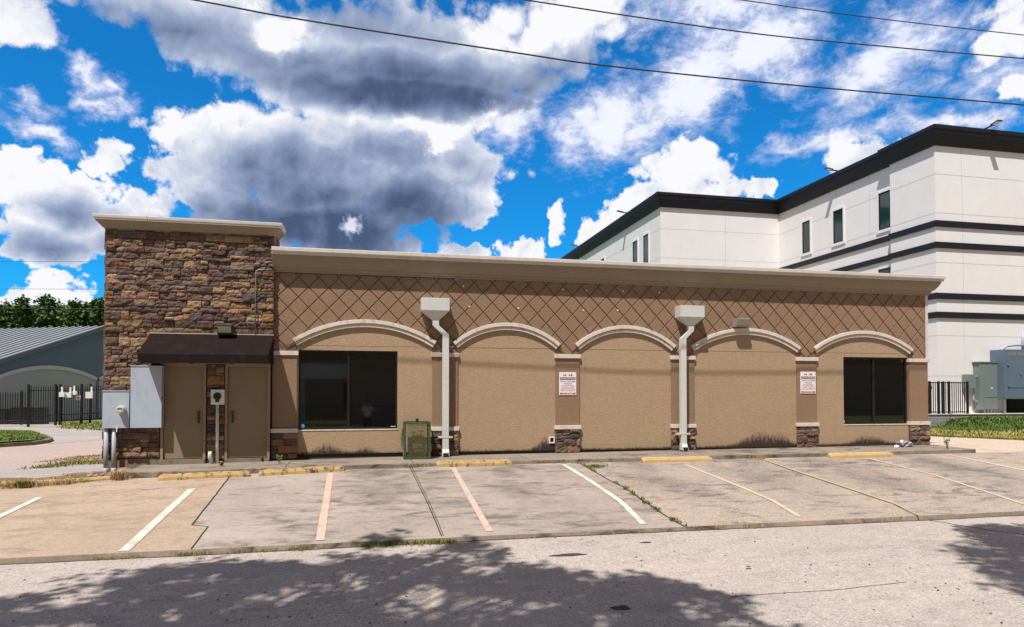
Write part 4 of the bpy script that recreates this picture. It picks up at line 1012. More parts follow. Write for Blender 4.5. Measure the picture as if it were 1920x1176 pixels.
#== PLANTS AND SOIL ==
sheet('dirt_strip', [(P[0][0] - 1.5, P[0][1] - .1), (P[0][0], P[0][1] + .1), (P[1][0], P[1][1] + .1), (P[2][0], P[2][1] + .1), (P[3][0], P[3][1] + .05), (-4.94, 15.2), (-4.94, 16.5), (-6.2, 16.6), (-6.6, 15.8), (P[0][0] - 2, P[0][1] + 1.6)], lambda x, y: .60 + .04 * mnoise.noise(Vector((x * 2, y * 2, 0))), 'soil', 0, .25)
GREEN = [(.10, .16, .03), (.07, .12, .025), (.15, .19, .045), (.20, .20, .06)]; STRAW = [(.42, .29, .12), (.34, .22, .09), (.50, .37, .18), (.25, .16, .07)]; MIXG = GREEN + STRAW[:2]; YEL = [(.40, .36, .06), (.30, .33, .05), (.20, .28, .05), (.45, .36, .10)]
def blades(mb, x, y, z, n, h, r, pal, rg, w=.006):
    for _ in range(n):
        a = rg.uniform(0, 6.283); q = r * math.sqrt(rg.random()); bx, by = x + q * math.cos(a), y + q * math.sin(a)
        hh = h * rg.uniform(.4, 1.1); l = rg.uniform(0, 6.283); le = hh * rg.uniform(.1, .9); c = rg.choice(pal); k = rg.uniform(.75, 1.2); c = tuple(v * k for v in c)
        tx, ty = bx + le * math.cos(l), by + le * math.sin(l); px_, py_ = -math.sin(l) * w, math.cos(l) * w
        mx, my = bx + le * .35 * math.cos(l), by + le * .35 * math.sin(l)
        mb.add([(bx - px_, by - py_, z), (bx + px_, by + py_, z), (mx + px_ * .8, my + py_ * .8, z + hh * .65), (mx - px_ * .8, my - py_ * .8, z + hh * .65), (tx, ty, z + hh)], [(0, 1, 2, 3), (3, 2, 4)], col=c)
def stuff(mb, name, mat, label): o = mb.build(name, mat); return tag(o, label, 'weeds', None, 'stuff')
rg = random.Random(11)
mb = MB()
for _ in range(150):
    px_ = rg.choice([rg.uniform(200, 285), rg.uniform(345, 575), rg.uniform(340, 400), rg.uniform(540, 590)]); t = px_
    x = lerp(-4.6, -.3, (t - 0) / 640); x = road(t, 1033).x; blades(mb, x, YE - .06 + rg.gauss(0, .05), ZS + .01, 7, .045 if px_ > 345 else .02, .07, MIXG, rg, .004)
for _ in range(150):
    px_ = rg.choice([rg.uniform(672, 735), rg.uniform(750, 850), rg.uniform(800, 850)]); x = road(px_, 1020).x; blades(mb, x, YE - .05 + rg.gauss(0, .05), ZS + .01, 10, .06, .08, GREEN + STRAW[:2], rg, .005)
for px_, n in ((1290, 30), (1325, 35), (1338, 30), (1386, 26), (1408, 26), (1428, 24), (1700, 15), (1725, 20)):
    x = road(px_, 988).x; blades(mb, x, YE - .02, ZS + .03, n, .085 if n < 28 else .07, .12, STRAW[:2] + GREEN[2:], rg, .004)
for _ in range(45):
    px_ = rg.uniform(900, 1290); x = road(px_, 1000).x; blades(mb, x, YE - .05, ZS + .01, 5, .03, .05, STRAW + [GREEN[0]], rg, .004)
stuff(mb, 'slab_edge_weeds', 'grass', 'green and straw weeds growing along the joint between slab and road')
mb = MB()
for _ in range(110):
    t = rg.random() ** .8; k = rg.choice([0, 1, 2]); q = Vector(S3[k]).lerp(Vector(S3[k + 1]), rg.random())
    if mnoise.noise(Vector((q.y * 2.2, 4, 0))) < -.05: continue
    blades(mb, q.x + rg.gauss(0, .03), q.y, zl(q.x, q.y), 9, .06, .05, GREEN, rg, .006)
q0 = lot(1118, 876)
for _ in range(22): blades(mb, q0.x + rg.gauss(0, .12), q0.y + rg.gauss(0, .08), q0.z, 10, .07, .06, GREEN, rg, .007)
q0 = lot(1088, 868)
for _ in range(35): blades(mb, q0.x + rg.gauss(0, .25), q0.y + rg.uniform(-.1, .1), q0.z, 6, .04, .06, STRAW, rg, .006)
q0 = lot(782, 875)
for _ in range(70): blades(mb, q0.x + rg.gauss(0, .22), q0.y + rg.gauss(0, .05), q0.z, 10, .10, .07, YEL + GREEN, rg, .005)
for px_, py_ in ((1418, 860), (1428, 862), (1440, 858)):
    q0 = lot(px_, py_)
    for _ in range(8): blades(mb, q0.x + rg.gauss(0, .1), q0.y, q0.z, 7, .08, .06, STRAW, rg, .005)
stuff(mb, 'joint_weeds', 'grass', 'low green weeds growing in the long cracks of the parking slab and at the curb')
mb = MB()
for _ in range(170):
    k = rg.choice([0, 1, 2]); q = Vector(P[k]).lerp(Vector(P[k + 1]), rg.random()); blades(mb, q.x + rg.gauss(0, .05), q.y - .03 + rg.uniform(-.1, .25), .57, 10, .15 if k < 2 else .09, .08, STRAW, rg, .004)
for _ in range(30): q = Vector(P[0]).lerp(Vector(P[1]), .6 + rg.uniform(-.2, .2)); blades(mb, q.x, q.y - .05, .57, 10, .13, .08, GREEN, rg, .005)
q = lot(248, 893)
for _ in range(40): blades(mb, -4.97 + rg.gauss(0, .09), 15.05 + rg.uniform(-.12, .2), .60, 12, .2, .07, STRAW, rg, .004)
for _ in range(60): blades(mb, rg.uniform(-6.4, -5.0), rg.uniform(15.2, 16.3), .60, 8, .06, .1, STRAW, rg, .006)
stuff(mb, 'straw_tufts', 'grass', 'dry straw coloured grass over the yellow curb at the left')
mb = MB()
for _ in range(90):
    x, y = rg.uniform(-5.75, -4.6), rg.uniform(15.4, 16.35); s_ = rg.uniform(.02, .075) * (1.2 if x > -5.4 else .7); c = rg.choice([(.30, .18, .10), (.38, .26, .17), (.22, .14, .10), (.45, .33, .24)]); mb.blob((x, y, .63 + s_ * .3), (s_ * 1.3, s_, s_ * .7), 7, 5, .7, rg.randint(0, 99), col=c)
o = mb.build('rubble', 'stone'); tag(o, 'loose broken stones on the dirt below the grey meter cabinet', 'rubble', None, 'stuff')
def small_plant(x, y, z, h, label, pal, yellow=False):
    mb = MB(); rr = random.Random(int(x * 100)); st = MB()
    t = thing('weed_plant', (x, y, z), label, 'plant')
    for k in range(4):
        a = rr.uniform(0, 6.28); e = (x + .25 * h * math.cos(a), y + .2 * h * math.sin(a), z + h * rr.uniform(.6, 1.0)); st.tube([(x, y, z), ((x + e[0]) / 2, (y + e[1]) / 2, z + h * .5), e], .005, 5)
        for j in range(16):
            u = rr.uniform(.3, 1.05); p = Vector((lerp(x, e[0], u), lerp(y, e[1], u), lerp(z, e[2], u))); d = Vector((rr.uniform(-1, 1), rr.uniform(-1, 1), rr.uniform(-.3, .8))).normalized() * .05; n_ = Vector((rr.uniform(-1, 1), rr.uniform(-1, 1), 1)).cross(d).normalized() * .013
            mb.add([p, p + d * .5 + n_, p + d, p + d * .5 - n_], [(0, 1, 2, 3)], col=rr.choice(pal))
    st.build('stem', 'bark', t); mb.build('leaves', 'leaf', t)
q = lot(525, 868); small_plant(at(524, 866, 16.0).x, 15.9, zw(-2), .22, 'small yellow weed on the sidewalk by the base right of the doors', YEL)
small_plant(at(1779, 840, 15.2).x, 15.25, .83, .42, 'thin green weed sprouting from the right end of the curb', GREEN)
q = at(1777, 770, 23.3); small_plant(q.x, 23.3, .9, .95, 'tall green weed climbing in front of the block wall and iron fence', [(.09, .20, .04), (.12, .24, .05), (.07, .16, .03)])
small_plant(at(492, 868, 16.45).x, 16.42, zw(-2.6), .12, 'tiny green weed at the foot of the right service door', GREEN)
small_plant(at(420, 868, 16.0).x, 15.7, zw(-3.2), .10, 'tiny dry weed on the sidewalk below the white vent pipe', STRAW)
# grass on the left
mb = MB(); la = lz((-60, 836), (84, 827), (60, 815), (-60, 809))
for _ in range(900):
    u, w = rg.random(), rg.random(); a = Vector(la[0]).lerp(Vector(la[1]), u); c = Vector(la[3]).lerp(Vector(la[2]), u); q = a.lerp(c, w); blades(mb, q.x, q.y, .675, 7, .11, .25, [(.17, .25, .05), (.14, .21, .04), (.20, .26, .07), (.12, .19, .035)], rg, .014)
stuff(mb, 'corner_grass', 'grass', 'bright green grass on the corner behind the curb at the far left')
mb = MB(); la = lz((40, 879), (225, 868), (225, 862), (120, 866))
for _ in range(260):
    u, w = rg.random(), rg.random(); a = Vector(la[0]).lerp(Vector(la[1]), u); c = Vector(la[3]).lerp(Vector(la[2]), u); q = a.lerp(c, w)
    if mnoise.noise(Vector((q.x * 1.5, q.y * 1.5, 7))) < -.15: continue
    blades(mb, q.x, q.y, .575, 9, .07, .2, GREEN + STRAW[:2] + [YEL[2]], rg, .010)
la = lz((60, 867), (225, 858), (225, 850), (140, 856))
for _ in range(160):
    u, w = rg.random(), rg.random(); a = Vector(la[0]).lerp(Vector(la[1]), u); c = Vector(la[3]).lerp(Vector(la[2]), u); q = a.lerp(c, w); blades(mb, q.x, q.y, .575, 7, .05, .2, STRAW, rg, .010)
stuff(mb, 'verge_grass', 'grass', 'patchy green and dry grass between the parking bay and the side road')
mb = MB(); la = lz((110, 803), (260, 810), (260, 792), (120, 792))
for _ in range(420):
    u, w = rg.random(), rg.random(); a = Vector(la[0]).lerp(Vector(la[1]), u); c = Vector(la[3]).lerp(Vector(la[2]), u); q = a.lerp(c, w); blades(mb, q.x, q.y, .59, 6, .10, .35, [(.17, .24, .05), (.20, .25, .06), (.14, .20, .04), STRAW[0]], rg, .025)
stuff(mb, 'fence_grass', 'grass', 'strip of grass in front of the black gate of the grey building')

#== RIGHT SIDE: bank, block wall, fence, switchgear ==
bank = MB(); nx, ny = 60, 14; vs = []
BX0, BX1 = 19.4, 31.0
def bank_front(x): return interp([(19.4, 22.9), (20.0, 22.0), (20.6, 21.0), (22, 18.5), (24, 16.6), (31, 15.6)], x)
def bank_z(x, y):
    f = bank_front(x); t = max(0, min(1, (y - f) / max(1.0, 23.0 - f))); u = max(0, min(1, (x - 22.9) / 1.7))
    return .745 + (.09 + .40 * u * u * (3 - 2 * u)) * (t * t * (3 - 2 * t)) + .05 * t * mnoise.noise(Vector((x * 1.3, y * 1.3, 2)))
for j in range(ny + 1):
    for i in range(nx + 1):
        x = lerp(BX0, BX1, i / nx); y = lerp(bank_front(x), 24.4, j / ny); vs.append((x, y, bank_z(x, y)))
bank.add(vs, [(j * (nx + 1) + i, j * (nx + 1) + i + 1, (j + 1) * (nx + 1) + i + 1, (j + 1) * (nx + 1) + i) for j in range(ny) for i in range(nx)])
structure(bank.build('weedy_bank', 'grassground', smooth=True))
mb = MB(); rg = random.Random(31)
for _ in range(5200):
    x = rg.uniform(BX0, 28.0); y = lerp(bank_front(x) - .15, 24.3, rg.random()); d = y - bank_front(x); dry = mnoise.noise(Vector((x * .8, y * .8, 11))) > -.28 and .5 < d < 3.2
    pal = (STRAW[:3] + [(.42, .40, .08), (.36, .38, .07), (.48, .42, .12)]) if dry else (GREEN + [(.06, .17, .03), (.09, .22, .04)]); blades(mb, x, y, bank_z(x, y) - .01, 9, .17 if d > 1.6 else .08, .16, pal, rg, .012)
for _ in range(3000):
    x = rg.uniform(23.9, 28.0); y = lerp(max(bank_front(x) + 1.6, 21.6), 23.5, rg.random()); z = bank_z(x, y) + abs(rg.gauss(0, .10)) * (.4 + 1.3 * max(0, mnoise.noise(Vector((x * .9, y * .9, 5)))))
    d = Vector((rg.uniform(-1, 1), rg.uniform(-1, 1), rg.uniform(-.3, .6))).normalized() * rg.uniform(.04, .09); n_ = Vector((rg.uniform(-1, 1), rg.uniform(-1, 1), 1)).cross(d).normalized() * d.length * .4; p = Vector((x, y, z)); k = rg.uniform(.7, 1.25)
    mb.add([p, p + d * .5 + n_, p + d, p + d * .5 - n_], [(0, 1, 2, 3)], col=tuple(v * k for v in rg.choice([(.07, .17, .03), (.10, .22, .04), (.06, .12, .03), (.13, .20, .05)])))
o = mb.build('bank_weeds', 'leaf'); tag(o, 'tangle of green and yellowing weeds on the bank by the white building', 'weeds', None, 'stuff')
mb = MB(); YBW = 23.6
zw0 = 1.46
for r_ in range(4):
    x = 17.3 - (.2 if r_ % 2 else 0)
    while x < 29.5:
        mb.box(x + .006, x + .394, YBW, YBW + .2, .72 + r_ * .18 + .006, .72 + (r_ + 1) * .18 - .002); x += .4
mb.box(16.5, 29.9, YBW + .012, YBW + .19, .6, 1.43)
bw = mb.build('block_wall', 'block'); tag(bw, 'low grey concrete block wall under the black fence at the right', 'wall')
mb = MB(); mb.box(16.5, 29.9, YBW - .03, YBW + .9, 1.44, 1.475); tag(mb.build('wall_coping', 'trim', bw), None, None)
fz = thing('iron_fence', (19, YBW + .1, 1.47), 'short black iron fence on the grey block wall beside the tan building', 'fence')
fx = lambda px_: at(px_, 745, YBW + .1).x
FZ0, FZ1 = 1.50, at(1780, 716, YBW + .1).z
mb = MB(); xa, xb = fx(1738), fx(1815)
mb.box(xa, xb, YBW + .08, YBW + .12, FZ1 - .06, FZ1 - .02); mb.box(xa, xb, YBW + .08, YBW + .12, FZ0 + .03, FZ0 + .07); mb.build('rail', 'black', fz)
mb = MB(); x = xa
while x < xb: mb.box(x - .012, x + .012, YBW + .088, YBW + .112, FZ0, FZ1); x += .105
mb.build('pickets', 'black', fz)
for px_ in (1743, 1760, 1769, 1779, 1814):
    mb = MB(); x = fx(px_); mb.box(x - .035, x + .035, YBW + .065, YBW + .135, 1.475, FZ1 + .02); mb.build('post', 'black', fz)
def box_px(mb, x0, y0, x1, y1, Yf, dep, **k):
    a, c = at(x0, y0, Yf), at(x1, y1, Yf); mb.box(a.x, c.x, Yf, Yf + dep, c.z, a.z, **k)
YG = 24.0
sg = thing('switchgear_cabinet', at(1855, 776, YG), 'tall grey green switchgear cabinet standing left of the big transformer box', 'electrical cabinet')
mb = MB(); box_px(mb, 1837, 680, 1871, 768, YG, .5); mb.build('housing', 'cabgreen', sg, bevel=.01)
mb = MB(); box_px(mb, 1845, 703, 1870, 745, YG - .012, .011); mb.build('door', 'cabgreen', sg)
mb = MB(); box_px(mb, 1845, 747, 1870, 767, YG - .012, .011); mb.build('lower_cover', 'cabgreen', sg)
mb = MB(); box_px(mb, 1836, 678, 1872, 680.3, YG - .03, .55); mb.build('top_hood', 'cabgreen', sg)
mb = MB(); box_px(mb, 1858, 726.5, 1862, 729, YG - .018, .005); mb.build('label_plate', 'white', sg)
mb = MB()
for px_ in (1846, 1852, 1858, 1864):
    a = at(px_, 768, YG + .1); mb.tube([(a.x, YG + .1, a.z + .01), (a.x, YG + .1, 1.45)], .04, 8)
mb.build('conduit', 'conduit', sg)
jb = thing('wall_junction_box', at(1823, 729, YG), 'small grey green junction box on a bracket just above the iron fence', 'electrical box')
mb = MB(); box_px(mb, 1815, 702, 1830, 728, YG, .3); mb.build('housing', 'cabgreen', jb, bevel=.01)
mb = MB(); a = at(1825, 728, YG + .15); mb.tube([(a.x, YG + .15, a.z), (a.x, YG + .15, a.z - .5), (a.x + .2, YG + .15, a.z - .6), (a.x + .6, YG + .15, a.z - .6)], .035, 8); mb.tube([(at(1830, 706, YG).x, YG + .2, at(1830, 706, YG).z), (at(1838, 706, YG).x, YG + .2, at(1838, 706, YG).z)], .05, 8); mb.build('conduit', 'conduit', jb)
tf = thing('transformer_box', at(1920, 776, YG - .3), 'large blue grey transformer box with a curved conduit at the right edge', 'electrical cabinet')
mb = MB(); box_px(mb, 1883, 655, 1985, 748, YG - .35, 1.2); mb.build('housing', 'cabblue', tf, bevel=.015)
mb = MB(); box_px(mb, 1874, 680, 1884, 747, YG - .1, .8); mb.build('side_box', 'cabgreen', tf, bevel=.01)
mb = MB(); box_px(mb, 1890, 675, 1984, 727, YG - .365, .013); mb.build('door', 'cabblue', tf)
mb = MB()
for px_ in (1890, 1898, 1909, 1917): box_px(mb, px_, 661, px_ + 7, 667, YG - .356, .004)
mb.build('louvre', 'galv', tf)
mb = MB()
for px_, py_ in ((1891, 723), (1913, 701), (1890, 684)):
    a = at(px_, py_, YG - .37); mb.tube([(a.x, YG - .41, a.z), (a.x, YG - .36, a.z)], .035, 10)
mb.build('latch', 'galv', tf)
mb = MB(); box_px(mb, 1884, 748.5, 1887, 776, YG - .33, .06); box_px(mb, 1950, 748.5, 1954, 776, YG - .33, .06); mb.build('leg', 'galv', tf)
mb = MB(); box_px(mb, 1890, 749, 1984, 776, YG + .2, .5); mb.build('underframe', 'darkhole', tf)
mb = MB(); a = at(1876, 676, YG + .2); mb.tube([(a.x, YG + .2, a.z), (a.x, YG + .2, a.z + .3), (a.x + .1, YG + .2, a.z + .5), (a.x + .35, YG + .2, a.z + .64), (a.x + .7, YG + .2, a.z + .68), (a.x + 1.5, YG + .2, a.z + .70)], .055, 10); a = at(1918, 648, YG + .3); mb.tube([(a.x, YG + .3, a.z - .3), (a.x, YG + .3, a.z + .62)], .07, 10); mb.build('conduit', 'conduit', tf, smooth=True)

#== WHITE BUILDING ==
wb = thing('white_office_building', (28, 30, 1.4), 'tall white rendered building with black cornice and black bands behind the tan building', 'building')
XD, YD = 24.3, 24.5; XA, YB = 16.6, 35.9; ZT = 13.25
plan = [(XA, 75), (XA, YB), (XD, YB), (XD, YD), (60, YD), (60, 75)]
mb = MB(); mb.prism(plan[::-1] if False else [(XA, YB), (XD, YB), (XD, YD), (60, YD), (60, 75), (XA, 75)], .9, ZT); mb.build('wall', 'whitewall', wb, recalc=True)
path = [(XA, 75), (XA, YB), (XD, YB), (XD, YD), (60, YD)]
# corner pilaster strip
PY1 = 26.9
pil = [(XD - .16, PY1), (XD - .16, YD - .16), (29.5, YD - .16)]
mb = MB(); mb.prism([(XD - .16, YD - .16), (60, YD - .16), (60, YD + .05), (XD + .05, YD + .05), (XD + .05, PY1), (XD - .16, PY1)], .9, ZT - .02); mb.build('corner_wall', 'whitewall', wb, recalc=True)
path2 = [(XA, 75), (XA, YB), (XD, YB), (XD, PY1), (XD - .16, PY1), (XD - .16, YD - .16), (60, YD - .16)]
cp = [(0, 13.16), (.10, 13.16), (.14, 13.26), (.22, 13.42), (.30, 13.60), (.33, 13.78), (.36, 13.80), (.36, 13.95), (-.3, 13.97), (-.3, 13.16)]
mb = MB(); mb.sweep(cp, path2); mb.build('cornice', 'navy', wb, recalc=True)
bp = [(XD, YB), (XD, PY1), (XD - .16, PY1), (XD - .16, YD - .16), (60, YD - .16)]
for zc, hh in ((9.735, .135), (8.80, .13), (6.575, .13), (5.75, .13)):
    mb = MB(); mb.sweep([(0, zc - hh), (.07, zc - hh), (.07, zc + hh), (0, zc + hh)], bp); mb.build('band', 'navy', wb, recalc=True)
mb = MB()
for zj in (11.92, 10.22, 8.05, 4.86, 3.10): mb.sweep([(0, zj - .012), (.004, zj - .012), (.004, zj + .012), (0, zj + .012)], path2)
for px_ in (1803,): x = at(px_, 300, YD - .16).x; mb.box(x - .012, x + .012, YD - .164, YD - .15, .95, ZT - .1)
for px_ in (1360,): x = at(px_, 420, YB).x; mb.box(x - .015, x + .015, YB - .004, YB + .01, 6, ZT - .1)
for y in (28.4, 30.8, 33.4): mb.box(XD - .004, XD + .01, y - .012, y + .012, 9.9, ZT - .1)
mb.build('render_joint', 'joint', wb, recalc=True)
def onx(px_, py_, X):
    d = ray(px_, py_); p_ = d * (X / d.x); p_.z += CZ; return p_
def bwindow(X, px0, py0, px1, py1):
    a, c = onx(px0, py0, X), onx(px1, py1, X); b0 = onx(px0, py1, X); y0, y1 = c.y, a.y; z0 = (b0.z + c.z) / 2 - .0; z1 = a.z
    z0 = c.z
    mb = MB(); t = .07
    for ya, yb, za, zb in ((y0 - .14, y1 + .14, z0 - .14, z0), (y0 - .10, y1 + .10, z1, z1 + .10), (y0 - .10, y0, z0, z1), (y1, y1 + .10, z0, z1)): mb.box(X - .05, X + .02, ya, yb, za, zb)
    o = mb.build('window_surround', 'whitewall', wb)
    mb = MB()
    for ya, yb, za, zb in ((y0, y1, z0, z0 + t), (y0, y1, z1 - t, z1), (y0, y0 + t, z0 + t, z1 - t), (y1 - t, y1, z0 + t, z1 - t)): mb.box(X - .03, X + .02, ya, yb, za, zb)
    mb.build('frame', 'navy', o)
    mb = MB(); mb.box(X - .012, X + .02, y0 + t, y1 - t, z0 + t, z1 - t); mb.build('pane', 'greenglass', o)
for q in ((1505, 418, 1520, 472), (1563, 397, 1582, 452), (1648, 364, 1671, 426), (1648, 506, 1672, 570)): bwindow(XD, *q)
for q in ((1187, 455, 1196.5, 520), (1207, 443, 1217, 520), (1128, 487, 1134, 540)): bwindow(XA, *q)
def rooflight(px_, py_, base, out, label):
    p_ = Vector(base); e = p_ + Vector(out)
    t = thing('roof_floodlight', p_, label, 'light', 'floodlights along the roof edge of the white building')
    mb = MB(); mb.tube([p_, p_ + Vector((0, 0, .12)), e + Vector((0, 0, .14))], .035, 6); mb.build('arm', 'black', t)
    o_ = Vector(out).normalized(); s_ = Vector((-o_.y, o_.x, 0)) * .13; c = e + Vector((0, 0, .13)); up = Vector((0, 0, .04)); o2 = o_ * .38 + Vector((0, 0, .07))
    mb = MB(); mb.hexa([c - s_, c + s_, c + s_ + o2, c - s_ + o2, c - s_ + up, c + s_ + up, c + s_ + o2 + up, c - s_ + o2 + up]); mb.build('lamp_head', 'lampbody', t, recalc=True)
    mb = MB(); dz_ = Vector((0, 0, -.006)); s2 = s_ * .8; mb.quad(c - s2 + dz_ + o2 * .15, c + s2 + dz_ + o2 * .15, c + s2 + dz_ + o2 * .85, c - s2 + dz_ + o2 * .85); mb.build('lens', 'white', t)
y_ = YD - .16; x_ = at(1853, 240, y_ - .2).x
rooflight(0, 0, (x_, y_ + .1, 13.97), (.0, -.5, 0), 'floodlight above the black cornice of the white front face, nearest the right edge')
rooflight(0, 0, (XD + .1, onx(1566, 325, XD - .2).y, 13.97), (-.5, 0, 0), 'floodlight above the cornice over the side wall with three windows')
rooflight(0, 0, (XA + .1, onx(1173, 405, XA - .2).y, 13.97), (-.5, 0, 0), 'floodlight on the far wing of the white building above its paired windows')
rooflight(0, 0, (XA + .1, onx(1083, 467, XA - .2).y, 13.97), (-.5, 0, 0), 'farthest roof floodlight at the left end of the white building')
# barely seen kit at the tan building's right edge
o = thing('wall_hydrant', at(1741, 727, YD - .5), 'red fire department connection behind the iron fence at the corner', 'hydrant')
a = at(1741, 727, YD - .5); mb = MB(); mb.tube([(a.x, YD - .16, a.z), (a.x, YD - .5, a.z)], .09, 10); mb.blob((a.x, YD - .5, a.z), .14); mb.tube([(a.x, YD - .45, a.z), (a.x, YD - .45, 1.45)], .06, 8); mb.build('body', 'red', o, smooth=True)

#== GREY BUILDING ON THE LEFT ==
Rp, Lp = atd(197, 612, 45), atd(0, 675, 38)
Rp.z = 6.83
gdir = Vector((Lp.x - Rp.x, Lp.y - Rp.y, 0)); RUN = gdir.length; gdir.normalize(); rdir = Vector((-gdir.y, gdir.x, 0))
if rdir.x > 0: rdir = -rdir
slope = (6.83 - Lp.z) / RUN
gb = thing('grey_building', (Rp.x, Rp.y, .6), 'slate grey gable building with standing seam metal roof at the far left', 'building')
HW = 9.5
def gp(a, r, z): q = Vector((Rp.x, Rp.y, 0)) + gdir * a + rdir * r; return (q.x, q.y, z)
ze = 6.83 - slope * HW
mb = MB(); r0 = .35
A = [gp(-HW, r0, .3), gp(HW, r0, .3), gp(HW, r0, ze - .15), gp(0, r0, 6.68), gp(-HW, r0, ze - .15)]; B = [gp(-HW, 40, .3), gp(HW, 40, .3), gp(HW, 40, ze - .15), gp(0, 40, 6.68), gp(-HW, 40, ze - .15)]
mb.add(A + B, [(0, 1, 2, 3, 4), (9, 8, 7, 6, 5), (0, 5, 6, 1), (1, 6, 7, 2), (2, 7, 8, 3), (3, 8, 9, 4), (4, 9, 5, 0)]); mb.build('wall', 'slatewall', gb, recalc=True)
mb = MB(); EX = HW + .5; zx = 6.83 - slope * EX
for sg_ in (1, -1):
    a0, a1 = (0, EX * sg_)
    mb.hexa([gp(a0, 0, 6.70), gp(a1, 0, zx - .13), gp(a1, 41, zx - .13), gp(a0, 41, 6.70), gp(a0, 0, 6.83), gp(a1, 0, zx), gp(a1, 41, zx), gp(a0, 41, 6.83)])
rf = mb.build('roof', 'roofmetal', gb, recalc=True)
mb = MB(); r = .02
while r < 26:
    mb.hexa([gp(0, r, 6.832), gp(EX, r, zx + .002), gp(EX, r + .10, zx + .002), gp(0, r + .10, 6.832), gp(0, r, 6.90), gp(EX, r, zx + .07), gp(EX, r + .10, zx + .07), gp(0, r + .10, 6.90)]); r += .62
mb.build('standing_seams', 'seamdark', rf, recalc=True)
mb = MB()
for sg_ in (1, -1): mb.hexa([gp(0, -.04, 6.60), gp(EX * sg_, -.04, zx - .24), gp(EX * sg_, 0, zx - .24), gp(0, 0, 6.60), gp(0, -.04, 6.86), gp(EX * sg_, -.04, zx + .03), gp(EX * sg_, 0, zx + .03), gp(0, 0, 6.86)])
mb.build('rake_fascia', 'roofmetal', rf, recalc=True)
# arch on the gable wall: find it by the wall plane
def ongable(px_, py_):
    d = ray(px_, py_); o_ = Vector((Rp.x, Rp.y, 0)) + rdir * r0; t = o_.dot(rdir) / d.dot(rdir); q = d * t; q.z += CZ; rel = Vector((q.x - Rp.x, q.y - Rp.y, 0)); return rel.dot(gdir), q.z
aR, zR = ongable(179, 714); aM, zM = ongable(85, 692); aL, zL = ongable(-3, 711)
acx = aM * .5 + (aR + aL) * .25; aw_ = (aL - aR) / 2; acx = (aL + aR) / 2; zs = (zR + zL) / 2; sg2 = zM - zs; rr = (aw_ ** 2 + sg2 ** 2) / (2 * sg2); ph = math.asin(min(1, aw_ / rr)); czz = zM - rr
mb = MB(); n = 28; top = [(acx + rr * math.sin(-ph + 2 * ph * k / n), czz + rr * math.cos(-ph + 2 * ph * k / n)) for k in range(n + 1)]
for (a, z), (c, w) in zip(top, top[1:]): mb.add([gp(a, r0 - .02, .3), gp(c, r0 - .02, .3), gp(c, r0 - .02, w), gp(a, r0 - .02, z)], [(0, 1, 2, 3)])
for off in (2 * aw_ + .25, -2 * aw_ - .25):
    for (a, z), (c, w) in zip(top, top[1:]):
        if abs(a + off) < HW and abs(c + off) < HW: mb.add([gp(a + off, r0 - .02, .3), gp(c + off, r0 - .02, .3), gp(c + off, r0 - .02, min(w, 3.4)), gp(a + off, r0 - .02, min(z, 3.4))], [(0, 1, 2, 3)])
mb.build('arch_panel', 'lavwall', gb)
mb = MB()
for off in (0, -2 * aw_ - .25):
    vs = []
    for k in range(n + 1):
        t = -ph + 2 * ph * k / n
        for dr, rr_ in ((0, r0), (0, r0 - .1), (.22, r0 - .1), (.22, r0)): vs.append(gp(acx + off + (rr + dr) * math.sin(t), rr_, czz + (rr + dr) * math.cos(t)))
    mb.add(vs, [(k * 4 + j, k * 4 + (j + 1) % 4, (k + 1) * 4 + (j + 1) % 4, (k + 1) * 4 + j) for k in range(n) for j in range(4)])
mb.build('arch_trim', 'lavtrim', gb, recalc=True)

# fence and gate in front of it
def fence_run(name, label, px0, px1, ytop0, ytop1, yb0, yb1, d0, d1, n, posts, cat, rails=(.07, .9)):
    a, c = atd(px0, yb0, d0), atd(px1, yb1, d1); ta, tc = atd(px0, ytop0, d0).z, atd(px1, ytop1, d1).z
    t = thing(name, (a.x, a.y, a.z), label, cat); mb = MB()
    def P_(u, z): return (lerp(a.x, c.x, u), lerp(a.y, c.y, u), z)
    for i in range(n + 1):
        u = i / n; zb, zt = lerp(a.z, c.z, u), lerp(ta, tc, u); mb.tube([P_(u, zb + .06), P_(u, zt - .06), P_(u, zt)], [.021, .021, .004], 4)
    mb.build('pickets', 'black', t)
    mb = MB()
    for f_ in rails: mb.tube([P_(0, lerp(a.z, ta, f_)), P_(1, lerp(c.z, tc, f_))], .022, 4)
    mb.build('rail', 'black', t)
    for u in posts:
        mb = MB(); x, y, _ = P_(u, 0); zb, zt = lerp(a.z, c.z, u), lerp(ta, tc, u); mb.box(x - .05, x + .05, y - .05, y + .05, zb - .1, zt + .06); mb.build('post', 'black', t)
    return t
fence_run('picket_fence', 'lower black picket fence in front of the dark condensers at far left', -60, 51, 735, 735, 795, 793, 35, 35, 24, (.05, .9), 'fence')
fence_run('picket_gate', 'taller black picket sliding gate carrying white boxes', 53, 196, 723, 722, 797, 788.5, 33.5, 36, 33, (0, .34, .40, .68, .80), 'gate', (.06, .22, .87))
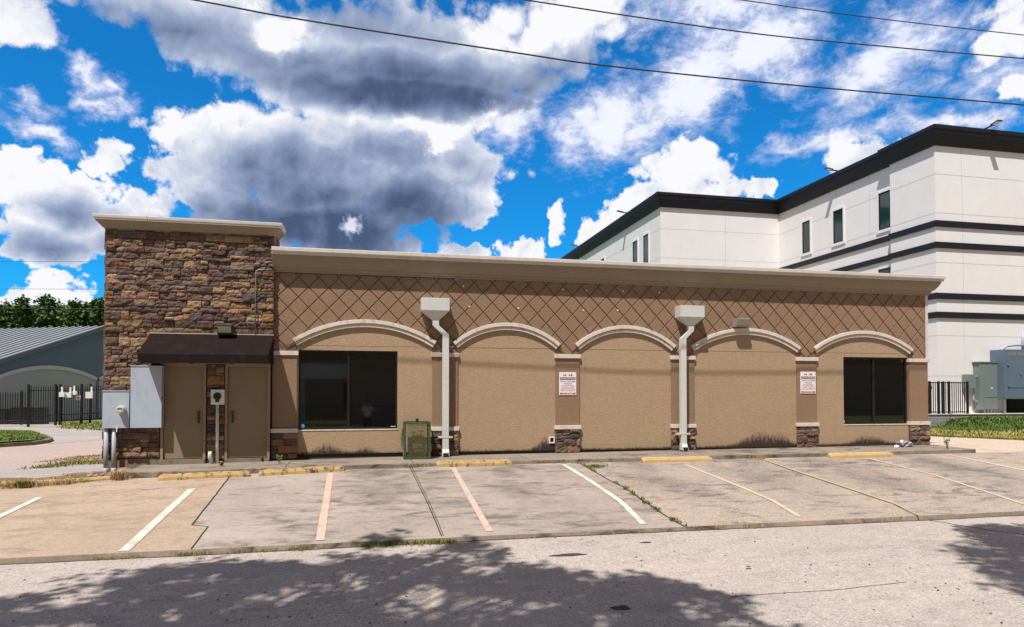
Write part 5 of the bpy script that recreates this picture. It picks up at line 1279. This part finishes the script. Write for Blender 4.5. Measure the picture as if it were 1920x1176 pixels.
for i, (px_, py_, w, h, lab) in enumerate(((118, 740, 9, 9, 'wide white box leftmost on the black gate'), (130, 741, 10, 9.5, 'white box on the black gate just right of the wide one'), (141, 737, 9, 7, 'smaller white box set higher on the black gate'), (169, 741, 12, 12, 'white square box alone at the right end of the black gate'))):
    dd = 33.3 + (px_ - 53) / 143 * 2.5; p_ = atd(px_, py_, dd); k = dd / F
    t = thing('gate_box', (p_.x, p_.y, p_.z - h * k / 2), lab, 'box', 'white boxes hung on the gate'); mb = MB(); mb.box(p_.x - w * k / 2, p_.x + w * k / 2, p_.y - .16, p_.y - .04, p_.z - h * k / 2, p_.z + h * k / 2); mb.build('case', 'white', t, bevel=.01)
    mb = MB(); ox = (w * k * .25 if i % 2 else -w * k * .1); mb.box(p_.x + ox - .04, p_.x + ox + .04, p_.y - .07, p_.y - .03, p_.z + h * k / 2 - .02, p_.z + h * k / 2 + .28); mb.build('hanger', 'white', t)
p_ = atd(148.5, 746, 35); t = tag(MB().build('tmp', 'white'), None); bpy.data.objects.remove(t)
mb = MB(); mb.box(p_.x - .10, p_.x + .10, p_.y - .12, p_.y - .10, p_.z - .12, p_.z + .12); mb.quad((p_.x - .05, p_.y - .1215, p_.z - .07), (p_.x + .05, p_.y - .1215, p_.z - .07), (p_.x + .05, p_.y - .1215, p_.z + .03), (p_.x - .05, p_.y - .1215, p_.z + .03), mi=1)
o = mb.build('gate_notice', ['signwhite', 'signred']); tag(o, 'small white notice with a dark mark on the black gate below the boxes', 'sign')
for i, (px0, px1, py0, py1, lab) in enumerate(((-8, 11, 767, 794, 'dark condenser unit cut by the left edge of the photo'), (20, 47, 764, 793, 'dark square condenser unit behind the lower picket fence'), (56, 79, 764, 793, 'dark condenser unit behind the left end of the tall gate'))):
    a, c = atd(px0, py1, 37.2), atd(px1, py1, 37.2); z1 = atd(px0, py0, 37.2).z; t = thing('condenser_unit', ((a.x + c.x) / 2, a.y, a.z), lab, 'condenser', 'condenser units behind the fence')
    mb = MB(); mb.box(a.x, c.x, a.y, a.y + .7, a.z - .2, z1); mb.build('casing', 'bronze', t, bevel=.03)
    mb = MB()
    for k in range(8): z = lerp(a.z, z1 - .1, k / 8); mb.box(a.x + .05, c.x - .05, a.y - .012, a.y - .002, z, z + .03)
    mb.build('grille', 'lampbody', t)

# far utility cables behind on the left
for i, (y0, y1) in enumerate(((489, 492), (541, 543), (577, 580))):
    pts = [atd(x, lerp(y0, y1, (x + 300) / 700), 60) for x in range(-300, 420, 90)]
    mb = MB(); mb.tube(pts, .016, 5); o = mb.build('distant_cable', 'wire'); tag(o, ('highest of the three thin cables left of the stone tower', 'middle of the three thin cables left of the stone tower', 'lowest thin cable left of the stone tower, just over the trees')[i], 'cable', 'thin cables left of the tower')

#== TREES ==
def leaf_mass(mb, c, r, n, size, pal, rg, flat=.8):
    for _ in range(n):
        while True:
            d = Vector((rg.uniform(-1, 1), rg.uniform(-1, 1), rg.uniform(-1, 1)))
            if d.length < 1: break
        p = Vector(c) + Vector((d.x * r, d.y * r, d.z * r * flat)); s_ = size * rg.uniform(.6, 1.3)
        a = Vector((rg.uniform(-1, 1), rg.uniform(-1, 1), rg.uniform(-.7, .7))).normalized() * s_; b2 = a.cross(Vector((rg.uniform(-1, 1), rg.uniform(-1, 1), rg.uniform(.2, 1)))).normalized() * s_ * .5
        k = rg.uniform(.7, 1.3); mb.add([p, p + a * .5 + b2, p + a, p + a * .5 - b2], [(0, 1, 2, 3)], col=tuple(v * k for v in rg.choice(pal)))
TREEPAL = [(.06, .12, .026), (.085, .15, .035), (.13, .19, .05), (.04, .08, .022)]
def far_tree(px_, top, rad, d, label, conif, seed):
    rg = random.Random(seed); b = atd(px_, 640, d); zt = atd(px_, top, d).z; R_ = rad * d / F
    t = thing('far_tree', (b.x, b.y, .5), label, 'tree', 'trees behind the grey building')
    st = MB(); st.tube([(b.x, b.y, .5), (b.x + .1, b.y, zt * .5), (b.x, b.y, zt - .3)], [.3, .2, .05], 7); lv = MB()
    H = zt - 3
    for k in range(84):
        u = rg.random() ** .9; z = 3 + H * u; rr_ = R_ * ((1.05 - u) ** .7 if conif else math.sqrt(max(.05, 1 - (2 * u - .9) ** 2))) ; a = rg.uniform(0, 6.28); q = rr_ * math.sqrt(rg.uniform(.1, 1))
        c = (b.x + q * math.cos(a), b.y + q * math.sin(a), z); st.tube([(b.x, b.y, z - .5), c], [.06, .02], 4); leaf_mass(lv, c, rg.uniform(.6, 1.15) * (.8 if conif else 1.1), 70, .34, TREEPAL, rg, .75)
    st.build('trunk', 'bark', t); lv.build('crown', 'leaf', t)
for args in ((-12, 578, 26, 78, 'leftmost tree over the grey roof, cut by the photo edge', 0, 1), (14, 572, 20, 84, 'round tree second from the left above the grey roof', 0, 2), (40, 562, 18, 80, 'pointed dark pine with the highest top above the grey roof', 1, 3), (60, 574, 19, 86, 'dull green tree right of the tallest pine above the roof', 0, 9),
             (88, 563, 24, 82, 'broad domed tree in the middle of the row above the grey roof', 0, 4), (116, 576, 20, 86, 'lower bushy tree right of the broad domed tree', 0, 5), (142, 569, 22, 80, 'bushy tree right of centre above the grey roof', 0, 6), (166, 574, 17, 86, 'small tree between the bushy tree and the pine at the stone tower', 0, 10), (186, 564, 18, 80, 'dark pine standing against the edge of the stone tower', 1, 7), (214, 574, 22, 82, 'tree half hidden behind the stone tower edge', 0, 8)): far_tree(*args)
# street trees on the photographer's side: their crowns hang over the road and shade it
def inside(p, poly):
    c = False; n = len(poly)
    for i in range(n):
        (x1, y1), (x2, y2) = poly[i], poly[(i + 1) % n]
        if (y1 > p[1]) != (y2 > p[1]) and p[0] < (x2 - x1) * (p[1] - y1) / (y2 - y1) + x1: c = not c
    return c
def shade_tree(name, trunk, outline, n, label, seed, hole, leafn=34, rad=(.18, .42)):
    rg = random.Random(seed); g_ = [(p.x, p.y) for p in (road(*q) for q in outline)]
    xs = [p[0] for p in g_]; ys = [p[1] for p in g_]
    t = thing(name, trunk, label, 'tree', 'shade trees across the road'); lv = MB(); st = MB(); tr = Vector(trunk); fork = tr + Vector((.2, .6, 6.2))
    st.tube([tr, tr + Vector((.05, .1, 2.2)), fork], [.32, .26, .22], 10); k = 0; cl = []
    tries = 0
    while k < n and tries < n * 40:
        tries += 1
        gx, gy = rg.uniform(min(xs), max(xs)), rg.uniform(min(ys), max(ys))
        if not inside((gx, gy), g_): continue
        if hole and mnoise.noise(Vector((gx * .85, gy * 1.1, seed))) + .8 * mnoise.noise(Vector((gx * 2.6, gy * 3.2, seed + 4))) > hole: continue
        h = rg.uniform(8.0, 14.0); q = h / 2.4; c = Vector((gx - .8 * q, gy - q, ZS + h)); pr = project(c - Vector((0, 0, .7)))
        if pr and pr[1] > -30 and -200 < pr[0] < 2120: continue
        cl.append(c); leaf_mass(lv, c, rg.uniform(*rad), leafn, .15, TREEPAL, rg, .7); k += 1
    hubs = [fork + Vector((rg.uniform(-2.5, 2.5), rg.uniform(.5, 3.5), rg.uniform(2.0, 4.5))) for _ in range(9)]
    hubs = [h for h in hubs if not (project(h) and project(h)[1] > -20)]
    for h in hubs: st.tube([fork, fork.lerp(h, .5) + Vector((0, 0, .25)), h], [.14, .10, .06], 6)
    for c in cl:
        h = min(hubs, key=lambda q: (q - c).length) if hubs else fork; m_ = h.lerp(c, .55) + Vector((0, 0, .15)); st.tube([h, m_, c], [.03, .018, .008], 4)
    st.build('trunk', 'bark', t); lv.build('crown', 'leaf', t)
shade_tree('shade_tree', (-4.2, -2.2, .1), [(-80, 1128), (60, 1120), (150, 1085), (270, 1068), (400, 1052), (520, 1058), (600, 1046), (690, 1030), (740, 1004), (830, 1012), (880, 1020), (950, 1038), (935, 1058), (1060, 1068), (1110, 1084), (1200, 1086), (1400, 1112), (1380, 1136), (1590, 1176), (1570, 1290), (-200, 1290)], 470, 'broad leafy shade tree behind the viewer, its shadow lying over the road at lower left', 3, .17)
shade_tree('shade_tree', (6.5, -1.5, .1), [(1800, 990), (1870, 984), (2080, 990), (2100, 1150), (1915, 1112), (1850, 1092), (1786, 1072), (1840, 1052), (1806, 1030), (1838, 1012)], 150, 'second shade tree across the road, its shadow at the right edge', 5, .40)

#== OVERHEAD CABLES ==
def cable(pts, Y, r, lab):
    P_ = [at(x, y, Y) for x, y in pts]; P_ = [p_ if True else p_ for p_ in P_]
    a0 = P_[0] + (P_[0] - P_[1]) * 3; a1 = P_[-1] + (P_[-1] - P_[-2]) * 3; Q = [a0] + P_ + [a1]; fine = []
    for i in range(len(Q) - 1):
        p0 = Q[max(0, i - 1)]; p1 = Q[i]; p2 = Q[i + 1]; p3 = Q[min(len(Q) - 1, i + 2)]
        for k in range(8):
            t = k / 8; fine.append(.5 * ((2 * p1) + (p2 - p0) * t + (2 * p0 - 5 * p1 + 4 * p2 - p3) * t * t + (3 * p1 - p0 - 3 * p2 + p3) * t ** 3))
    fine.append(Q[-1]); mb = MB(); mb.tube(fine, r, 8, cap=False); tag(mb.build('power_line', 'wire', smooth=True), lab, 'cable', 'overhead cables above the building')
cable([(365, 0), (560, 36), (960, 98), (1150, 125), (1500, 161), (1920, 197)], 13.8, .017, 'lowest overhead cable, crossing from top left centre to the right edge')
cable([(985, 0), (1200, 33), (1440, 66), (1700, 91), (1920, 110)], 14.1, .015, 'middle overhead cable, leaving the top of the photo at its centre')
cable([(1390, 0), (1560, 24), (1740, 46), (1920, 66)], 14.4, .012, 'highest overhead cable in the top right corner')

#== ACROSS THE ROAD (seen only mirrored in the dark windows) ==
mb = MB(); mb.quad((-40, -4.0, ZS + .05), (-40, -30, ZS + .05), (60, -30, ZS + .05), (60, -4.0, ZS + .05)); structure(mb.build('lawn', 'grassground'))
ob = thing('opposite_building', (2, -24, .2), 'pale building across the road, seen only mirrored in the dark windows', 'building')
mb = MB(); mb.box(-60, 80, -34, -24, .1, 10.6); mb.build('wall', 'tanwall', ob)
mb = MB(); mb.box(-60, 80, -24.6, -24.02, 10.61, 11.2); mb.build('fascia', 'whitewall', ob)
mb = MB(); mb.box(-9, -.5, -15, -13, 3.3, 4.3); mb.build('canopy', 'whitewall', ob)
for x in (-8.6, -4.6, -1.0): mb = MB(); mb.box(x, x + .4, -14.2, -13.8, .2, 3.3); mb.build('canopy_column', 'whitewall', ob)
mb = MB(); mb.box(-1.2, 4.5, -16, -12, .2, 9); mb.build('brick_wing', 'tanwall', ob)
mb = MB(); mb.box(12, 30, -14, -13.6, .2, 1.4); mb.build('garden_wall', 'tanwall', ob)
for x in (-22, -12, -2, 8, 18, 28):
    mb = MB(); mb.box(x, x + 4, -24.03, -23.98, .6, 3.2); mb.build('window', 'glass', ob)
of = thing('roadside_fence', (0, -5.5, .2), 'black iron fence across the road, seen only mirrored in the windows', 'fence')
mb = MB()
for i in range(170): x = -12 + i * .18; mb.box(x, x + .022, -5.51, -5.49, .2, 1.75)
mb.build('pickets', 'black', of)
mb = MB(); mb.box(-12, 18.5, -5.52, -5.48, 1.55, 1.60); mb.box(-12, 18.5, -5.52, -5.48, .35, .40); mb.build('rail', 'black', of)

# the photographer, mirrored in the left window: arms up, holding the camera on its raised grip
def skin_mesh(name, pts, edges, rad, mat, parent):
    me = bpy.data.meshes.new(name); bm = bmesh.new(); ly = bm.verts.layers.skin.verify(); vs = []
    for p, r_ in zip(pts, rad):
        v = bm.verts.new(p); v[ly].radius = (r_, r_) if not isinstance(r_, tuple) else r_; vs.append(v)
    for a, c in edges: bm.edges.new((vs[a], vs[c]))
    vs[0][ly].use_root = True
    bm.to_mesh(me); bm.free(); o = bpy.data.objects.new(name, me); COL.objects.link(o)
    o.modifiers.new('skin', 'SKIN'); sb = o.modifiers.new('sub', 'SUBSURF'); sb.levels = 2; sb.render_levels = 2
    dg = bpy.context.evaluated_depsgraph_get(); m2 = bpy.data.meshes.new_from_object(o.evaluated_get(dg)); bpy.data.objects.remove(o)
    off = Vector((0, 0, 0)); q = parent
    while q is not None: off += q.location; q = q.parent
    for v in m2.vertices: v.co -= off
    for p_ in m2.polygons: p_.use_smooth = True
    m2.materials.clear(); m2.materials.append(M[mat]); o2 = bpy.data.objects.new(name, m2); COL.objects.link(o2); o2.parent = parent; return o2
PX, PY, PZ = -.02, -.62, ZS
def pp(x, y, z): return (PX + x, PY + y, PZ + z)
per = thing('person', (PX, PY, PZ), 'person in white shirt holding a camera up, mirrored in the left window', 'person')
P_ = [pp(0, 0, .98), pp(0, 0, 1.15), pp(0, 0, 1.36), pp(0, .01, 1.50), pp(0, .02, 1.56), pp(0, .03, 1.70),
      pp(.19, .01, 1.43), pp(.34, .14, 1.34), pp(.15, .36, 1.62), pp(.12, .42, 1.72), pp(-.19, .01, 1.43), pp(-.34, .14, 1.34), pp(-.15, .36, 1.62), pp(-.12, .42, 1.72),
      pp(.10, 0, .90), pp(.11, .02, .50), pp(.11, -.02, .09), pp(.12, .16, .04), pp(-.10, 0, .90), pp(-.11, .02, .50), pp(-.11, -.02, .09), pp(-.12, .16, .04)]
E_ = [(0, 1), (1, 2), (2, 3), (3, 4), (4, 5), (2, 6), (6, 7), (7, 8), (8, 9), (2, 10), (10, 11), (11, 12), (12, 13), (0, 14), (14, 15), (15, 16), (16, 17), (0, 18), (18, 19), (19, 20), (20, 21)]
R_ = [.14, .135, .15, .07, .055, .10, .065, .048, .034, .036, .065, .048, .034, .036, .095, .062, .042, .04, .095, .062, .042, .04]
skin_mesh('body', P_, E_, R_, 'skin', per)
I1 = [1, 2, 6, 7, 10, 11]; skin_mesh('shirt', [pp(0, 0, .95)] + [P_[i] for i in I1], [(0, 1), (1, 2), (2, 3), (3, 4), (2, 5), (5, 6)], [.165, .16, .172, .085, .066, .085, .066], 'shirt', per)
I2 = [0, 14, 15, 16, 18, 19, 20]; skin_mesh('trousers', [P_[i] for i in I2], [(0, 1), (1, 2), (2, 3), (0, 4), (4, 5), (5, 6)], [.155, .112, .082, .066, .112, .082, .066], 'trousers', per)
mb = MB(); mb.blob(pp(0, .005, 1.745), (.098, .105, .085), 14, 9, .15, 3); mb.build('hair', 'hair', per, smooth=True)
mb = MB(); mb.blob(pp(0, .135, 1.68), (.016, .022, .022), 8, 6); mb.build('nose', 'skin', per, smooth=True)
for sx in (-1, 1):
    mb = MB(); mb.blob(pp(sx * .035, .118, 1.715), (.012, .008, .008), 8, 6); mb.build('eye', 'black', per, smooth=True)
    mb = MB(); mb.blob(pp(sx * .10, .02, 1.69), (.014, .024, .034), 8, 6); mb.build('ear', 'skin', per, smooth=True)
    for k in range(4):
        x, y, z = pp(sx * .12, .43, 1.735 + k * .019); l = (.075, .083, .080, .064)[3 - k]
        mb = MB(); mb.tube([(x, y, z), (x - sx * l * .35, y + .028, z + .006), (x - sx * l * .75, y + .030, z + .008), (x - sx * l, y + .012, z + .008)], [.0095, .009, .0085, .006], 8); mb.build('finger', 'skin', per, smooth=True)
    x, y, z = pp(sx * .12, .42, 1.73); mb = MB(); mb.tube([(x, y, z), (x - sx * .03, y - .03, z + .03), (x - sx * .055, y - .025, z + .05)], [.012, .011, .007], 8); mb.build('thumb', 'skin', per, smooth=True)
hc = thing('handheld_grip', pp(0, .42, 1.70), 'dark camera grip in the raised hands of the mirrored person', 'camera')
mb = MB(); x, y, z = pp(0, .42, 1.77); mb.box(x - .075, x + .075, y - .02, y + .02, z - .045, z + .045); mb.build('grip', 'black', hc, bevel=.008)
mb = MB(); mb.tube([(x, y, z + .045), (x, y + .02, z + .32)], .012, 8); mb.build('pole', 'black', hc)
mb = MB(); mb.box(x - .06, x + .06, y - .02, y + .045, z + .32, z + .40); mb.build('camera_body', 'black', hc, bevel=.008)

mb = MB(); rg = random.Random(77)
for _ in range(330):
    px_ = rg.uniform(-60, 1980); py_ = rg.uniform(1005, 1176); q = road(px_, py_)
    if q.y > YE - .1: continue
    a = rg.uniform(0, 6.28); l = rg.uniform(.012, .04); d = Vector((math.cos(a), math.sin(a), rg.uniform(-.1, .3))) * l; n_ = Vector((-math.sin(a), math.cos(a), rg.uniform(-.3, .3))) * l * .45; p_ = Vector((q.x, q.y, zr(q.x, q.y) + .008))
    mb.add([p_, p_ + d * .5 + n_, p_ + d, p_ + d * .5 - n_], [(0, 1, 2, 3)], col=rg.choice([(.06, .045, .03), (.12, .08, .04), (.20, .13, .06), (.04, .035, .03)]))
tag(mb.build('fallen_leaves', 'leaf'), 'small dry fallen leaves scattered over the road', 'leaves', None, 'stuff')
